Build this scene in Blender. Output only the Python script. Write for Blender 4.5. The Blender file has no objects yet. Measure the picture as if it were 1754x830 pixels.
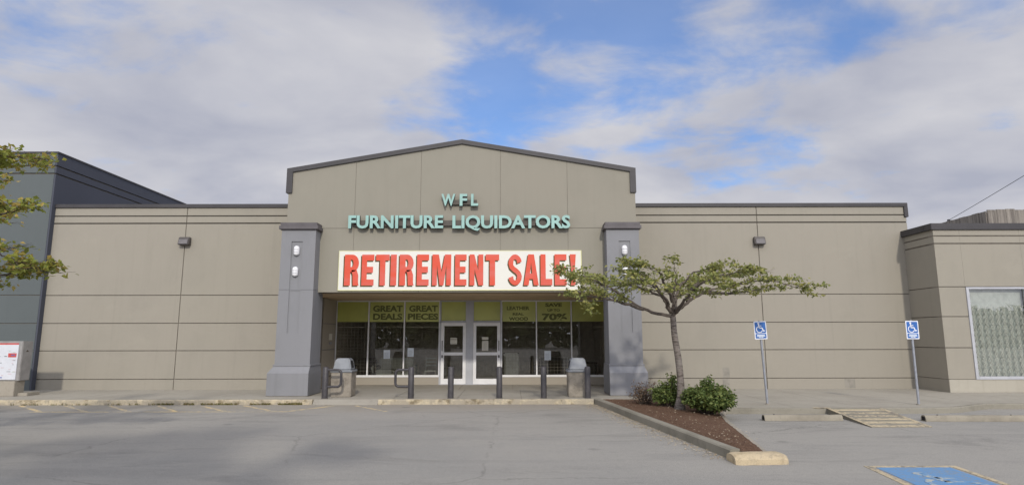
import bpy, bmesh, math, random
from mathutils import Vector, Matrix, noise as mnoise
R = math.radians
PI = math.pi
sc = bpy.context.scene
COL = sc.collection

# ------------------------------------------------------------------ camera
cam_d = bpy.data.cameras.new('camera')
cam = bpy.data.objects.new('camera', cam_d)
COL.objects.link(cam)
cam_d.sensor_width = 36.0
cam_d.lens = 36.0 * 1043 / 1754
cam_d.clip_end = 3000
cam_d.clip_start = 0.05
cam.location = (0, 0, 1.85)
cam.rotation_mode = 'XYZ'
cam.matrix_world = Matrix.Translation((0, 0, 1.85)) @ Matrix.Rotation(R(90 + 8.83), 4, 'X') @ Matrix.Rotation(R(-0.1), 4, 'Z')
sc.camera = cam

# ------------------------------------------------------------------ light
SUN_EL, SUN_AZ = 30.0, 8.0        # elevation; angle to the right of straight behind the camera
sun_d = bpy.data.lights.new('sun', 'SUN')
sun_d.energy = 2.1
sun_d.angle = R(2.4)
sun_d.color = (1.0, 0.93, 0.82)
sun = bpy.data.objects.new('sun', sun_d)
COL.objects.link(sun)
to_sun = Vector((math.sin(R(SUN_AZ)) * math.cos(R(SUN_EL)), -math.cos(R(SUN_AZ)) * math.cos(R(SUN_EL)), math.sin(R(SUN_EL))))
sun.rotation_euler = to_sun.to_track_quat('Z', 'Y').to_euler()
sun.location = (0, -20, 30)

vs = sc.view_settings
vs.view_transform = 'Standard'
vs.look = 'None'
vs.exposure = 0.0
vs.gamma = 1.0
vs.use_curve_mapping = False

# ------------------------------------------------------------------ world: Nishita sky behind broken cloud
world = bpy.data.worlds.new('World')
sc.world = world
world.use_nodes = True
nt = world.node_tree
nt.nodes.clear()
N, L = nt.nodes, nt.links


def wn(t, **k):
    n = N.new(t)
    for a, b in k.items():
        setattr(n, a, b)
    return n


def wmath(op, a, b=None, clamp=False):
    n = wn('ShaderNodeMath', operation=op, use_clamp=clamp)
    for i, v in enumerate((a, b)):
        if v is None:
            continue
        if isinstance(v, (int, float)):
            n.inputs[i].default_value = v
        else:
            L.new(v, n.inputs[i])
    return n.outputs[0]


sky = wn('ShaderNodeTexSky', sky_type='NISHITA', sun_disc=False)
sky.sun_elevation = R(SUN_EL)
sky.sun_rotation = R(180 - SUN_AZ)
sky.air_density = 1.0
sky.dust_density = 0.6
sky.ozone_density = 2.0
tc = wn('ShaderNodeTexCoord')
sep = wn('ShaderNodeSeparateXYZ')
L.new(tc.outputs['Generated'], sep.inputs[0])
dx, dy, dz = sep.outputs
zz = wmath('ADD', wmath('MAXIMUM', dz, 0.0), 0.22)
px = wmath('DIVIDE', dx, zz)
py = wmath('DIVIDE', dy, zz)
comb = wn('ShaderNodeCombineXYZ')
L.new(px, comb.inputs[0]); L.new(py, comb.inputs[1])


def wnoise(scale, detail, rough, off, dist=0.0):
    m = wn('ShaderNodeMapping')
    m.inputs['Location'].default_value = off
    m.inputs['Rotation'].default_value = (0, 0, R(25))
    m.inputs['Scale'].default_value = (1.0, 1.25, 1.0)
    L.new(comb.outputs[0], m.inputs[0])
    n = wn('ShaderNodeTexNoise')
    n.inputs['Scale'].default_value = scale
    n.inputs['Detail'].default_value = detail
    n.inputs['Roughness'].default_value = rough
    n.inputs['Distortion'].default_value = dist
    L.new(m.outputs[0], n.inputs['Vector'])
    return n.outputs['Fac']


n_big = wnoise(1.5, 9, 0.56, (3.1, 1.7, 0.0), 0.25)
n_shade = wnoise(1.9, 6, 0.5, (9.2, 4.4, 2.0), 0.2)
n_mid = wnoise(3.4, 8, 0.58, (6.3, 2.2, 1.0), 0.4)
n_wisp = wnoise(5.5, 6, 0.6, (1.0, 7.0, 5.0), 0.6)
# gaps in the cloud deck, as directions on the sky (x/y, z/y of the direction) and radii
GAPS = [(-0.155, 0.60, 0.16, 0.11, 0.30), (0.02, 0.52, 0.17, 0.15, 0.24), (0.27, 0.41, 0.24, 0.08, 0.36), (0.14, 0.60, 0.18, 0.12, 0.26),
        (0.62, 0.56, 0.34, 0.10, 0.20), (0.42, 0.34, 0.14, 0.06, 0.20), (-0.07, 0.40, 0.10, 0.07, 0.12), (0.85, 0.50, 0.2, 0.08, 0.12)]
ysafe = wmath('MAXIMUM', dy, 0.05)
u = wmath('DIVIDE', dx, ysafe)
v = wmath('DIVIDE', dz, ysafe)
gap = None
for (gu, gv, su, sv, w) in GAPS:
    a = wmath('DIVIDE', wmath('SUBTRACT', u, gu), su)
    b = wmath('DIVIDE', wmath('SUBTRACT', v, gv), sv); w = w * 0.85
    r2 = wmath('ADD', wmath('MULTIPLY', a, a), wmath('MULTIPLY', b, b))
    g = wmath('MULTIPLY', wmath('EXPONENT', wmath('MULTIPLY', r2, -0.8)), w)
    gap = g if gap is None else wmath('ADD', gap, g)
cov = wmath('ADD', wmath('ADD', wmath('MULTIPLY', wmath('SUBTRACT', n_big, 0.5), 1.5), 0.5), wmath('SUBTRACT', 0.24, gap))
cov = wmath('ADD', cov, wmath('MULTIPLY', wmath('SUBTRACT', n_mid, 0.5), 1.05))
cov = wmath('ADD', cov, wmath('MULTIPLY', wmath('SUBTRACT', n_wisp, 0.5), 0.12))
# the deck closes up towards the horizon
cov = wmath('ADD', cov, wmath('MULTIPLY', wmath('MAXIMUM', wmath('SUBTRACT', 0.30, dz), 0.0), 1.3))
mr = wn('ShaderNodeMapRange', interpolation_type='SMOOTHSTEP')
mr.inputs['From Min'].default_value = 0.26
mr.inputs['From Max'].default_value = 0.70
mr.inputs['To Min'].default_value = 0.30
L.new(cov, mr.inputs['Value'])
ramp = wn('ShaderNodeValToRGB')
ce = ramp.color_ramp.elements
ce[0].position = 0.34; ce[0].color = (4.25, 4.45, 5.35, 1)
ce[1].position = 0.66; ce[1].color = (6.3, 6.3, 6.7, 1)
L.new(n_shade, ramp.inputs[0])
mixc = wn('ShaderNodeMixRGB')
L.new(mr.outputs[0], mixc.inputs[0])
tint = wn('ShaderNodeMixRGB', blend_type='MULTIPLY')
tint.inputs[0].default_value = 1.0
tint.inputs[2].default_value = (0.50, 1.12, 1.75, 1)
L.new(sky.outputs[0], tint.inputs[1])
L.new(tint.outputs[0], mixc.inputs[1])
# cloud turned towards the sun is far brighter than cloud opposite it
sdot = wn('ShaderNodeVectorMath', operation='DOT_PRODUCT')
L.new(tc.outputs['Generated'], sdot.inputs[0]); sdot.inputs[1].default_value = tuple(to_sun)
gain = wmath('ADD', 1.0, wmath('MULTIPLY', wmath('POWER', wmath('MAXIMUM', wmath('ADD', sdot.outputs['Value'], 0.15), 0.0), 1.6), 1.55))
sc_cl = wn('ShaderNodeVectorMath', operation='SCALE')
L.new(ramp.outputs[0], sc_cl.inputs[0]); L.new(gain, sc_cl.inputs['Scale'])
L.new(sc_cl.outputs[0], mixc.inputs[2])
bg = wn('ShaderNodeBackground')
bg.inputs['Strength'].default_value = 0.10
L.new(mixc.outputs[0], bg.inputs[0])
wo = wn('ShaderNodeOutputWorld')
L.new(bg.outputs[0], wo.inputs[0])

# ------------------------------------------------------------------ materials
def srgb(r, g, b):
    f = lambda c: (c / 255 / 12.92) if c / 255 <= 0.04045 else ((c / 255 + 0.055) / 1.055) ** 2.4
    return (f(r), f(g), f(b))


class Mat:
    """small wrapper: procedural Principled material built node by node"""
    def __init__(s, name, color, rough=0.7, metal=0.0, spec=0.4):
        s.m = bpy.data.materials.new(name)
        s.m.use_nodes = True
        s.nt = s.m.node_tree
        s.b = s.nt.nodes['Principled BSDF']
        s.b.inputs['Roughness'].default_value = rough
        s.b.inputs['Metallic'].default_value = metal
        s.b.inputs['Specular IOR Level'].default_value = spec
        s.b.inputs['Base Color'].default_value = (*color, 1)
        c = s.nt.nodes.new('ShaderNodeRGB'); c.outputs[0].default_value = (*color, 1)
        s.col = c.outputs[0]
        t = s.nt.nodes.new('ShaderNodeTexCoord')
        s.vec = t.outputs['Object']
        g = s.nt.nodes.new('ShaderNodeNewGeometry')
        s.pos = g.outputs['Position']
        s.h = None

    def noise(s, scale, detail=5, rough=0.55, stretch=(1, 1, 1), off=(0, 0, 0), dist=0.0, src=None):
        mp = s.nt.nodes.new('ShaderNodeMapping')
        mp.inputs['Scale'].default_value = stretch
        mp.inputs['Location'].default_value = off
        s.nt.links.new(src or s.pos, mp.inputs[0])
        n = s.nt.nodes.new('ShaderNodeTexNoise')
        n.inputs['Scale'].default_value = scale
        n.inputs['Detail'].default_value = detail
        n.inputs['Roughness'].default_value = rough
        n.inputs['Distortion'].default_value = dist
        s.nt.links.new(mp.outputs[0], n.inputs['Vector'])
        return n.outputs['Fac']

    def rng(s, fac, a, b, lo=0.0, hi=1.0):
        m = s.nt.nodes.new('ShaderNodeMapRange')
        m.interpolation_type = 'SMOOTHSTEP'
        s.nt.links.new(fac, m.inputs['Value'])
        for k, v_ in (('From Min', a), ('From Max', b), ('To Min', lo), ('To Max', hi)):
            m.inputs[k].default_value = v_
        return m.outputs[0]

    def math(s, op, a, b=0.0):
        m = s.nt.nodes.new('ShaderNodeMath'); m.operation = op
        for i, v_ in enumerate((a, b)):
            if isinstance(v_, (int, float)):
                m.inputs[i].default_value = v_
            else:
                s.nt.links.new(v_, m.inputs[i])
        return m.outputs[0]

    def mix(s, fac, color, blend='MIX'):
        m = s.nt.nodes.new('ShaderNodeMixRGB'); m.blend_type = blend
        if isinstance(fac, (int, float)):
            m.inputs[0].default_value = fac
        else:
            s.nt.links.new(fac, m.inputs[0])
        s.nt.links.new(s.col, m.inputs[1])
        if isinstance(color, tuple):
            m.inputs[2].default_value = (*color, 1)
        else:
            s.nt.links.new(color, m.inputs[2])
        s.col = m.outputs[0]
        return s

    def bump(s, fac, strength=0.2, dist=0.01):
        b = s.nt.nodes.new('ShaderNodeBump')
        b.inputs['Strength'].default_value = strength
        b.inputs['Distance'].default_value = dist
        s.nt.links.new(fac, b.inputs['Height'])
        if s.h is not None:
            s.nt.links.new(s.h, b.inputs['Normal'])
        s.h = b.outputs[0]
        return s

    def done(s):
        s.nt.links.new(s.col, s.b.inputs['Base Color'])
        if s.h is not None:
            s.nt.links.new(s.h, s.b.inputs['Normal'])
        return s.m


def plain(name, color, rough=0.6, metal=0.0, var=0.12, scale=6.0, spec=0.4, bump=0.0):
    m = Mat(name, color, rough, metal, spec)
    n = m.noise(scale, 5, 0.6)
    m.mix(m.rng(n, 0.35, 0.7), tuple(c * (1 - var * 2) for c in color))
    if bump:
        m.bump(m.noise(scale * 12, 4), bump, 0.01)
    return m.done()


def painted_wall(name, color, stain, warm=None):
    m = Mat(name, color, 0.85, 0, 0.2)
    m.mix(m.math('MULTIPLY', m.rng(m.noise(0.22, 3, 0.5), 0.38, 0.62), 0.55), warm or tuple(c * 0.93 for c in color))
    m.mix(m.math('MULTIPLY', m.rng(m.noise(0.9, 6, 0.62, stretch=(1, 1, 0.55), off=(5, 2, 1)), 0.45, 0.75), 0.35), stain)
    m.mix(m.math('MULTIPLY', m.rng(m.noise(2.2, 5, 0.6, stretch=(2.4, 2.4, 0.10), off=(1, 9, 3)), 0.52, 0.76), 0.28), stain)   # rain streaks
    m.mix(m.math('MULTIPLY', m.rng(m.noise(5.5, 6, 0.7, stretch=(1.6, 1.6, 0.16), off=(7, 2, 8)), 0.58, 0.76), 0.22), tuple(c * 0.86 for c in stain))
    m.mix(m.math('MULTIPLY', m.rng(m.noise(0.5, 7, 0.7, stretch=(1, 1, 1.6), off=(2, 6, 4)), 0.56, 0.66), 0.30), tuple(min(1, c * 1.08) for c in color))
    m.bump(m.noise(38, 6, 0.7), 0.30, 0.006)
    m.bump(m.noise(1.3, 3, 0.5), 0.18, 0.03)
    return m.done()


TAN = (0.306, 0.284, 0.236)
M = {}
M['tan'] = painted_wall('tan_wall_paint', TAN, (0.25, 0.236, 0.198), (0.305, 0.281, 0.238))
M['porch_tan'] = painted_wall('porch_wall_paint', (0.272, 0.257, 0.212), (0.232, 0.220, 0.182), (0.280, 0.258, 0.214))
M['old_concrete'] = painted_wall('bare_concrete_base', (0.40, 0.375, 0.315), (0.26, 0.235, 0.19))
M['joint'] = plain('dark_joint', (0.20, 0.178, 0.148), 0.9)
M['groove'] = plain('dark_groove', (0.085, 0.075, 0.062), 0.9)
M['grey_wall'] = painted_wall('grey_green_wall_paint', (0.112, 0.128, 0.130), (0.092, 0.105, 0.107))
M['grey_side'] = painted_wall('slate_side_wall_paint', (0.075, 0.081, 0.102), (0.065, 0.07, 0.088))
M['coping'] = plain('dark_metal_coping', (0.054, 0.051, 0.054), 0.55, 0.0, 0.1, 1.5)
M['pillar'] = painted_wall('blue_grey_pillar_paint', (0.240, 0.242, 0.255), (0.165, 0.168, 0.175), (0.215, 0.220, 0.230))
M['cap'] = plain('dark_grey_cap', (0.115, 0.105, 0.11), 0.6, 0.0, 0.1, 3)
M['soffit'] = plain('brown_soffit', (0.52, 0.39, 0.25), 0.8, 0, 0.08, 1)
M['recess'] = painted_wall('recess_wall_paint', (0.36, 0.325, 0.27), (0.30, 0.27, 0.22))
M['frame'] = plain('white_metal_frame', (0.80, 0.80, 0.80), 0.4, 0.0, 0.05, 3)
M['post'] = plain('silver_post', (0.46, 0.47, 0.50), 0.45, 0.1, 0.06, 3)
M['grille'] = plain('grille_steel', (0.34, 0.32, 0.28), 0.5, 0.3)
M['film_ink'] = plain('dark_green_print', (0.14, 0.155, 0.045), 0.6)
M['bollard'] = plain('charcoal_bollard_paint', (0.062, 0.058, 0.062), 0.45, 0, 0.15, 8, bump=0.1)
M['bin_hood'] = plain('grey_plastic_hood', (0.235, 0.25, 0.27), 0.5, 0, 0.08, 5)
M['black'] = plain('black_opening', (0.012, 0.012, 0.013), 0.8)
M['wood_dark'] = plain('dark_wood', (0.06, 0.035, 0.02), 0.5)
M['sofa'] = plain('pale_sofa_fabric', (0.55, 0.56, 0.50), 0.9)
M['sofa_dark'] = plain('dark_sofa_fabric', (0.09, 0.075, 0.06), 0.9)
M['inside_wall'] = plain('dim_room_wall', (0.42, 0.37, 0.31), 0.9)
M['inside_floor'] = plain('room_floor', (0.42, 0.37, 0.31), 0.6)
M['paper'] = plain('white_paper', (0.70, 0.76, 0.82), 0.7, 0, 0.03)
M['paper_cream'] = plain('cream_paper', (0.62, 0.60, 0.52), 0.7, 0, 0.03)
M['ink'] = plain('grey_ink', (0.12, 0.13, 0.15), 0.7)
M['letter'] = plain('pale_teal_letter_face', (0.29, 0.48, 0.44), 0.45, 0, 0.06, 2)
M['letter_side'] = plain('dark_letter_return', (0.035, 0.042, 0.042), 0.5)
M['raceway'] = plain('brown_raceway', (0.10, 0.088, 0.075), 0.6)
M['sign_white'] = plain('sign_white', (0.72, 0.74, 0.80), 0.5, 0, 0.03)
M['sign_blue'] = plain('sign_blue', (0.035, 0.135, 0.42), 0.45, 0, 0.05)
M['galv'] = plain('galvanised_pole', (0.36, 0.38, 0.42), 0.4, 0.4, 0.08, 8)
M['lamp_white'] = plain('white_lamp_glass', (0.78, 0.78, 0.80), 0.25, 0, 0.02)
M['lamp_base'] = plain('grey_lamp_base', (0.28, 0.28, 0.30), 0.5)
M['bronze'] = plain('bronze_lamp_housing', (0.085, 0.075, 0.07), 0.5)
M['bronze_lens'] = plain('smoky_lens', (0.16, 0.15, 0.15), 0.2)
M['cab'] = plain('grey_cabinet_paint', (0.30, 0.29, 0.28), 0.5, 0, 0.1, 4)
M['cab_white'] = plain('white_poster', (0.62, 0.64, 0.68), 0.5, 0, 0.04)
M['cab_red'] = plain('red_print', (0.55, 0.09, 0.08), 0.5)
M['cab_pink'] = plain('pale_pink_print', (0.58, 0.40, 0.42), 0.5)
M['cab_blue'] = plain('blue_print', (0.12, 0.16, 0.40), 0.5)
M['cab_green'] = plain('pale_green_print', (0.40, 0.55, 0.44), 0.5)
M['cable'] = plain('black_cable', (0.06, 0.06, 0.07), 0.6)
M['roof'] = plain('grey_membrane_roof', (0.25, 0.25, 0.25), 0.9)


def m_banner():
    m = Mat('banner_vinyl', (0.70, 0.69, 0.63), 0.5, 0, 0.3)
    sx = m.nt.nodes.new('ShaderNodeSeparateXYZ'); m.nt.links.new(m.pos, sx.inputs[0])
    m.bump(m.noise(1.6, 3, 0.5, stretch=(1, 1, 0.5)), 0.25, 0.05)
    m.mix(m.rng(m.noise(1.2, 4), 0.45, 0.75), (0.66, 0.66, 0.63))
    return m.done()


def m_red():
    m = Mat('banner_red_print', (0.64, 0.085, 0.045), 0.5, 0, 0.3)
    m.mix(m.math('MULTIPLY', m.rng(m.noise(0.9, 4, 0.6, stretch=(1, 1, 2.5)), 0.42, 0.66), 0.7), (0.60, 0.14, 0.115))
    return m.done()


M['banner'] = m_banner()
M['red'] = m_red()
M['banner_edge'] = plain('pale_yellow_print', (0.70, 0.69, 0.36), 0.5, 0, 0.05)
M['banner_shadow'] = plain('olive_print', (0.075, 0.055, 0.012), 0.6)


def m_asphalt():
    m = Mat('worn_asphalt', (0.300, 0.288, 0.262), 0.9, 0, 0.25)
    m.mix(m.math('MULTIPLY', m.rng(m.noise(0.13, 4, 0.6, off=(3, 1, 0)), 0.42, 0.60), 0.9), (0.255, 0.250, 0.235))
    # drag marks and traffic polish, stretched along the aisle
    m.mix(m.math('MULTIPLY', m.rng(m.noise(0.9, 7, 0.68, stretch=(0.28, 1.5, 1), off=(7, 3, 0), dist=0.6), 0.48, 0.66), 0.55), (0.218, 0.212, 0.199))
    m.mix(m.math('MULTIPLY', m.rng(m.noise(0.55, 6, 0.7, stretch=(0.5, 1.2, 1), off=(17, 5, 0), dist=0.8), 0.54, 0.70), 0.60), (0.165, 0.160, 0.150))
    m.mix(m.math('MULTIPLY', m.rng(m.noise(1.7, 8, 0.75, stretch=(0.6, 1.4, 1), off=(1, 3, 0)), 0.50, 0.70), 0.50), (0.325, 0.310, 0.278))
    m.mix(m.math('MULTIPLY', m.rng(m.noise(7.0, 6, 0.75, off=(4, 4, 0)), 0.50, 0.72), 0.45), (0.20, 0.193, 0.18))
    m.mix(m.math('MULTIPLY', m.rng(m.noise(22, 4, 0.8, stretch=(0.7, 1.6, 1), off=(6, 4, 0)), 0.52, 0.70), 0.50), (0.17, 0.165, 0.152))
    m.mix(m.math('MULTIPLY', m.rng(m.noise(15, 4, 0.8, stretch=(0.7, 1.6, 1), off=(16, 4, 0)), 0.54, 0.70), 0.50), (0.40, 0.38, 0.34))
    g = m.noise(60, 4, 0.8)
    m.mix(m.math('MULTIPLY', m.rng(g, 0.48, 0.68), 0.55), (0.42, 0.40, 0.36))
    m.mix(m.math('MULTIPLY', m.rng(g, 0.50, 0.32), 0.55), (0.12, 0.116, 0.108))
    # tan dirt washed against the building side of the lot
    sy = m.nt.nodes.new('ShaderNodeSeparateXYZ'); m.nt.links.new(m.pos, sy.inputs[0])
    dd = m.math('ADD', sy.outputs[1], m.math('MULTIPLY', m.noise(1.1, 6, 0.7), 3.0))
    m.mix(m.math('MULTIPLY', m.rng(dd, 16.6, 18.9), 0.45), (0.275, 0.238, 0.178))
    # straight utility cuts filled with darker asphalt
    def crack(scale, off, thick, cut, strength):
        vo = m.nt.nodes.new('ShaderNodeTexVoronoi'); vo.feature = 'DISTANCE_TO_EDGE'
        vo.inputs['Scale'].default_value = scale
        wob = m.nt.nodes.new('ShaderNodeTexNoise'); wob.inputs['Scale'].default_value = 2.4; wob.inputs['Detail'].default_value = 9; wob.inputs['Roughness'].default_value = 0.7
        m.nt.links.new(m.pos, wob.inputs['Vector'])
        mx = m.nt.nodes.new('ShaderNodeMixRGB'); mx.blend_type = 'ADD'; mx.inputs[0].default_value = 0.45
        m.nt.links.new(m.pos, mx.inputs[1]); m.nt.links.new(wob.outputs['Color'], mx.inputs[2])
        m.nt.links.new(mx.outputs[0], vo.inputs['Vector'])
        cr = m.rng(vo.outputs['Distance'], thick, thick * 0.15)
        return m.math('MULTIPLY', m.math('MULTIPLY', cr, m.rng(m.noise(0.35, 4, 0.6, off=off), cut, cut + 0.10)), strength)
    m.mix(crack(0.20, (2, 8, 0), 0.005, 0.46, 0.38), (0.10, 0.096, 0.088))
    m.mix(crack(0.95, (5, 1, 0), 0.010, 0.58, 0.40), (0.12, 0.115, 0.105))
    v2 = m.nt.nodes.new('ShaderNodeTexVoronoi'); v2.inputs['Scale'].default_value = 0.55
    m.nt.links.new(m.pos, v2.inputs['Vector'])
    spot = m.math('ADD', v2.outputs['Distance'], m.math('MULTIPLY', m.noise(6, 4, 0.6), 0.10))
    m.mix(m.math('MULTIPLY', m.rng(spot, 0.14, 0.07), 0.45), (0.12, 0.116, 0.11))
    m.bump(g, 0.5, 0.008)
    m.bump(m.noise(0.8, 4, 0.6), 0.25, 0.03)
    return m.done()


def m_concrete(name, c, dark, sc_=1.0):
    m = Mat(name, c, 0.9, 0, 0.2)
    m.mix(m.math('MULTIPLY', m.rng(m.noise(0.7 * sc_, 6, 0.65, off=(4, 0, 0)), 0.42, 0.7), 0.7), dark)
    m.mix(m.math('MULTIPLY', m.rng(m.noise(6 * sc_, 5, 0.7), 0.5, 0.75), 0.4), tuple(x * 0.75 for x in dark))
    m.mix(m.math('MULTIPLY', m.rng(m.noise(55, 2, 0.6), 0.55, 0.75), 0.25), tuple(min(1, x * 1.3) for x in c))
    m.bump(m.noise(60, 4, 0.7), 0.3, 0.006)
    return m.done()


def m_paint_on(name, paint, under, cover=0.5, k=9.0, under2=None):
    """worn paint: the coat is broken by ragged patches of what lies below"""
    m = Mat(name, paint, 0.8, 0, 0.25)
    n = m.noise(k, 8, 0.75)
    n2 = m.noise(1.3, 4, 0.6, off=(3, 3, 0))
    f = m.math('ADD', m.math('MULTIPLY', n, 0.65), m.math('MULTIPLY', n2, 0.35))
    m.mix(m.rng(f, cover - 0.05, cover + 0.06), under)
    if under2:
        m.mix(m.math('MULTIPLY', m.rng(m.noise(3.1, 6, 0.7, off=(9, 1, 2)), 0.52, 0.66), 0.8), under2)
    m.mix(m.math('MULTIPLY', m.rng(m.noise(70, 2), 0.5, 0.7), 0.3), tuple(c * 0.6 for c in under))
    m.bump(m.noise(60, 4, 0.7), 0.3, 0.006)
    return m.done()


M['asphalt'] = m_asphalt()
M['walk'] = m_concrete('pavement_concrete', (0.335, 0.312, 0.264), (0.27, 0.25, 0.21))
M['kerb'] = m_concrete('kerb_concrete', (0.255, 0.238, 0.195), (0.17, 0.158, 0.125), 1.6)
M['kerb_light'] = m_concrete('pale_kerb_concrete', (0.33, 0.30, 0.25), (0.24, 0.22, 0.18), 1.6)
M['kerb_yellow'] = m_paint_on('worn_yellow_kerb_paint', (0.50, 0.43, 0.30), (0.34, 0.30, 0.23), 0.48, 7, (0.13, 0.10, 0.055))
M['block'] = m_paint_on('cream_yellow_block_paint', (0.50, 0.41, 0.27), (0.36, 0.30, 0.21), 0.53, 12, (0.33, 0.26, 0.16))
M['line_yellow'] = m_paint_on('faded_yellow_line', (0.62, 0.48, 0.26), (0.275, 0.265, 0.24), 0.49, 9)
M['line_ramp'] = m_paint_on('yellow_ramp_stripe', (0.50, 0.42, 0.28), (0.21, 0.19, 0.16), 0.515, 12)
M['blue_paint'] = m_paint_on('worn_blue_ground_paint', (0.125, 0.265, 0.47), (0.22, 0.25, 0.27), 0.54, 13)
M['symbol_paint'] = m_paint_on('worn_pale_ground_paint', (0.46, 0.45, 0.36), (0.14, 0.27, 0.44), 0.47, 11)
M['stop'] = m_concrete('wheel_stop_concrete', (0.285, 0.258, 0.205), (0.19, 0.17, 0.135), 2.0)
M['agg'] = m_concrete('exposed_aggregate', (0.30, 0.27, 0.225), (0.13, 0.112, 0.09), 7.0)
M['patch'] = plain('grey_touch_up_paint', (0.28, 0.262, 0.225), 0.9, 0, 0.1)
M['ply'] = None


def m_mulch():
    m = Mat('bark_mulch', (0.205, 0.125, 0.082), 0.95, 0, 0.1)
    n = m.noise(30, 6, 0.8)
    m.mix(m.rng(n, 0.40, 0.60), (0.10, 0.060, 0.043))
    m.mix(m.math('MULTIPLY', m.rng(m.noise(60, 3, 0.7, off=(2, 2, 2)), 0.56, 0.70), 0.7), (0.36, 0.25, 0.18))
    m.mix(m.math('MULTIPLY', m.rng(m.noise(1.2, 4, 0.6), 0.45, 0.7), 0.4), (0.19, 0.12, 0.085))
    m.bump(n, 1.0, 0.05)
    return m.done()


def m_boards():
    m = Mat('weathered_panel_boards', (0.25, 0.225, 0.195), 0.9, 0, 0.2)
    m.mix(m.rng(m.noise(2.2, 6, 0.7, stretch=(3, 3, 0.12)), 0.42, 0.62), (0.14, 0.125, 0.11))
    m.mix(m.math('MULTIPLY', m.rng(m.noise(5, 4, 0.7, stretch=(4, 4, 0.1), off=(4, 4, 1)), 0.55, 0.7), 0.6), (0.38, 0.35, 0.31))
    return m.done()


def m_leaf(name, a, b, c, trans=0.35):
    m = bpy.data.materials.new(name); m.use_nodes = True
    t = m.node_tree; pb = t.nodes['Principled BSDF']
    pb.inputs['Roughness'].default_value = 0.55
    pb.inputs['Specular IOR Level'].default_value = 0.3
    g = t.nodes.new('ShaderNodeNewGeometry')
    rp = t.nodes.new('ShaderNodeValToRGB')
    e = rp.color_ramp.elements
    e[0].position = 0.0; e[0].color = (*a, 1)
    e[1].position = 1.0; e[1].color = (*c, 1)
    k = e.new(0.55); k.color = (*b, 1)
    t.links.new(g.outputs['Random Per Island'], rp.inputs[0])
    t.links.new(rp.outputs[0], pb.inputs['Base Color'])
    tr = t.nodes.new('ShaderNodeBsdfTranslucent')
    t.links.new(rp.outputs[0], tr.inputs[0])
    mx = t.nodes.new('ShaderNodeMixShader'); mx.inputs[0].default_value = trans
    t.links.new(pb.outputs[0], mx.inputs[1]); t.links.new(tr.outputs[0], mx.inputs[2])
    t.links.new(mx.outputs[0], t.nodes['Material Output'].inputs[0])
    return m


def m_bark():
    m = Mat('banded_bark', (0.20, 0.175, 0.155), 0.85, 0, 0.2)
    m.mix(m.rng(m.noise(9, 5, 0.65, stretch=(0.6, 0.6, 3.2)), 0.42, 0.62), (0.085, 0.070, 0.060))
    m.mix(m.math('MULTIPLY', m.rng(m.noise(3, 4, 0.6, off=(5, 5, 5)), 0.5, 0.7), 0.5), (0.27, 0.25, 0.23))
    m.bump(m.noise(14, 5, 0.6, stretch=(0.6, 0.6, 3)), 0.7, 0.02)
    return m.done()


M['mulch'] = m_mulch()
M['boards'] = m_boards()
M['bark'] = m_bark()
M['limb'] = plain('dark_limb_bark', (0.125, 0.103, 0.086), 0.9, 0, 0.25, 8, bump=0.3)
M['twig'] = plain('dark_twig', (0.085, 0.065, 0.052), 0.9)
M['leaf'] = m_leaf('tree_leaves', (0.165, 0.195, 0.060), (0.25, 0.27, 0.080), (0.39, 0.37, 0.125))
M['leaf_left'] = m_leaf('yellowing_leaves', (0.20, 0.235, 0.050), (0.30, 0.32, 0.060), (0.42, 0.30, 0.09))
M['leaf_bush'] = m_leaf('shrub_leaves', (0.062, 0.098, 0.028), (0.110, 0.152, 0.040), (0.20, 0.23, 0.068), 0.2)
M['leaf_dry'] = m_leaf('dry_leaves', (0.10, 0.065, 0.045), (0.15, 0.10, 0.065), (0.24, 0.18, 0.12), 0.1)
M['leaf_litter'] = m_leaf('fallen_leaf_litter', (0.40, 0.33, 0.22), (0.50, 0.43, 0.31), (0.28, 0.19, 0.11), 0.0)
M['weed'] = m_leaf('kerb_weed', (0.09, 0.10, 0.025), (0.17, 0.15, 0.05), (0.28, 0.20, 0.09), 0.1)


def m_glass(name, tint, refl, rough=0.0):
    m = bpy.data.materials.new(name); m.use_nodes = True
    t = m.node_tree; t.nodes.clear()
    tr = t.nodes.new('ShaderNodeBsdfTransparent'); tr.inputs[0].default_value = (*tint, 1)
    gl = t.nodes.new('ShaderNodeBsdfGlossy'); gl.inputs['Roughness'].default_value = rough
    fr = t.nodes.new('ShaderNodeFresnel'); fr.inputs[0].default_value = refl
    nz = t.nodes.new('ShaderNodeTexNoise'); nz.inputs['Scale'].default_value = 0.8
    g = t.nodes.new('ShaderNodeNewGeometry'); t.links.new(g.outputs['Position'], nz.inputs['Vector'])
    bp = t.nodes.new('ShaderNodeBump'); bp.inputs['Strength'].default_value = 0.025; bp.inputs['Distance'].default_value = 0.02
    t.links.new(nz.outputs[0], bp.inputs['Height']); t.links.new(bp.outputs[0], gl.inputs['Normal'])
    mx = t.nodes.new('ShaderNodeMixShader')
    bf = t.nodes.new('ShaderNodeMath'); bf.operation = 'SUBTRACT'; bf.inputs[0].default_value = 1.0; t.links.new(g.outputs['Backfacing'], bf.inputs[1])
    ml = t.nodes.new('ShaderNodeMath'); ml.operation = 'MULTIPLY'; t.links.new(bf.outputs[0], ml.inputs[0]); t.links.new(fr.outputs[0], ml.inputs[1])
    t.links.new(ml.outputs[0], mx.inputs[0]); t.links.new(tr.outputs[0], mx.inputs[1]); t.links.new(gl.outputs[0], mx.inputs[2])
    o = t.nodes.new('ShaderNodeOutputMaterial'); t.links.new(mx.outputs[0], o.inputs[0])
    return m


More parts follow.
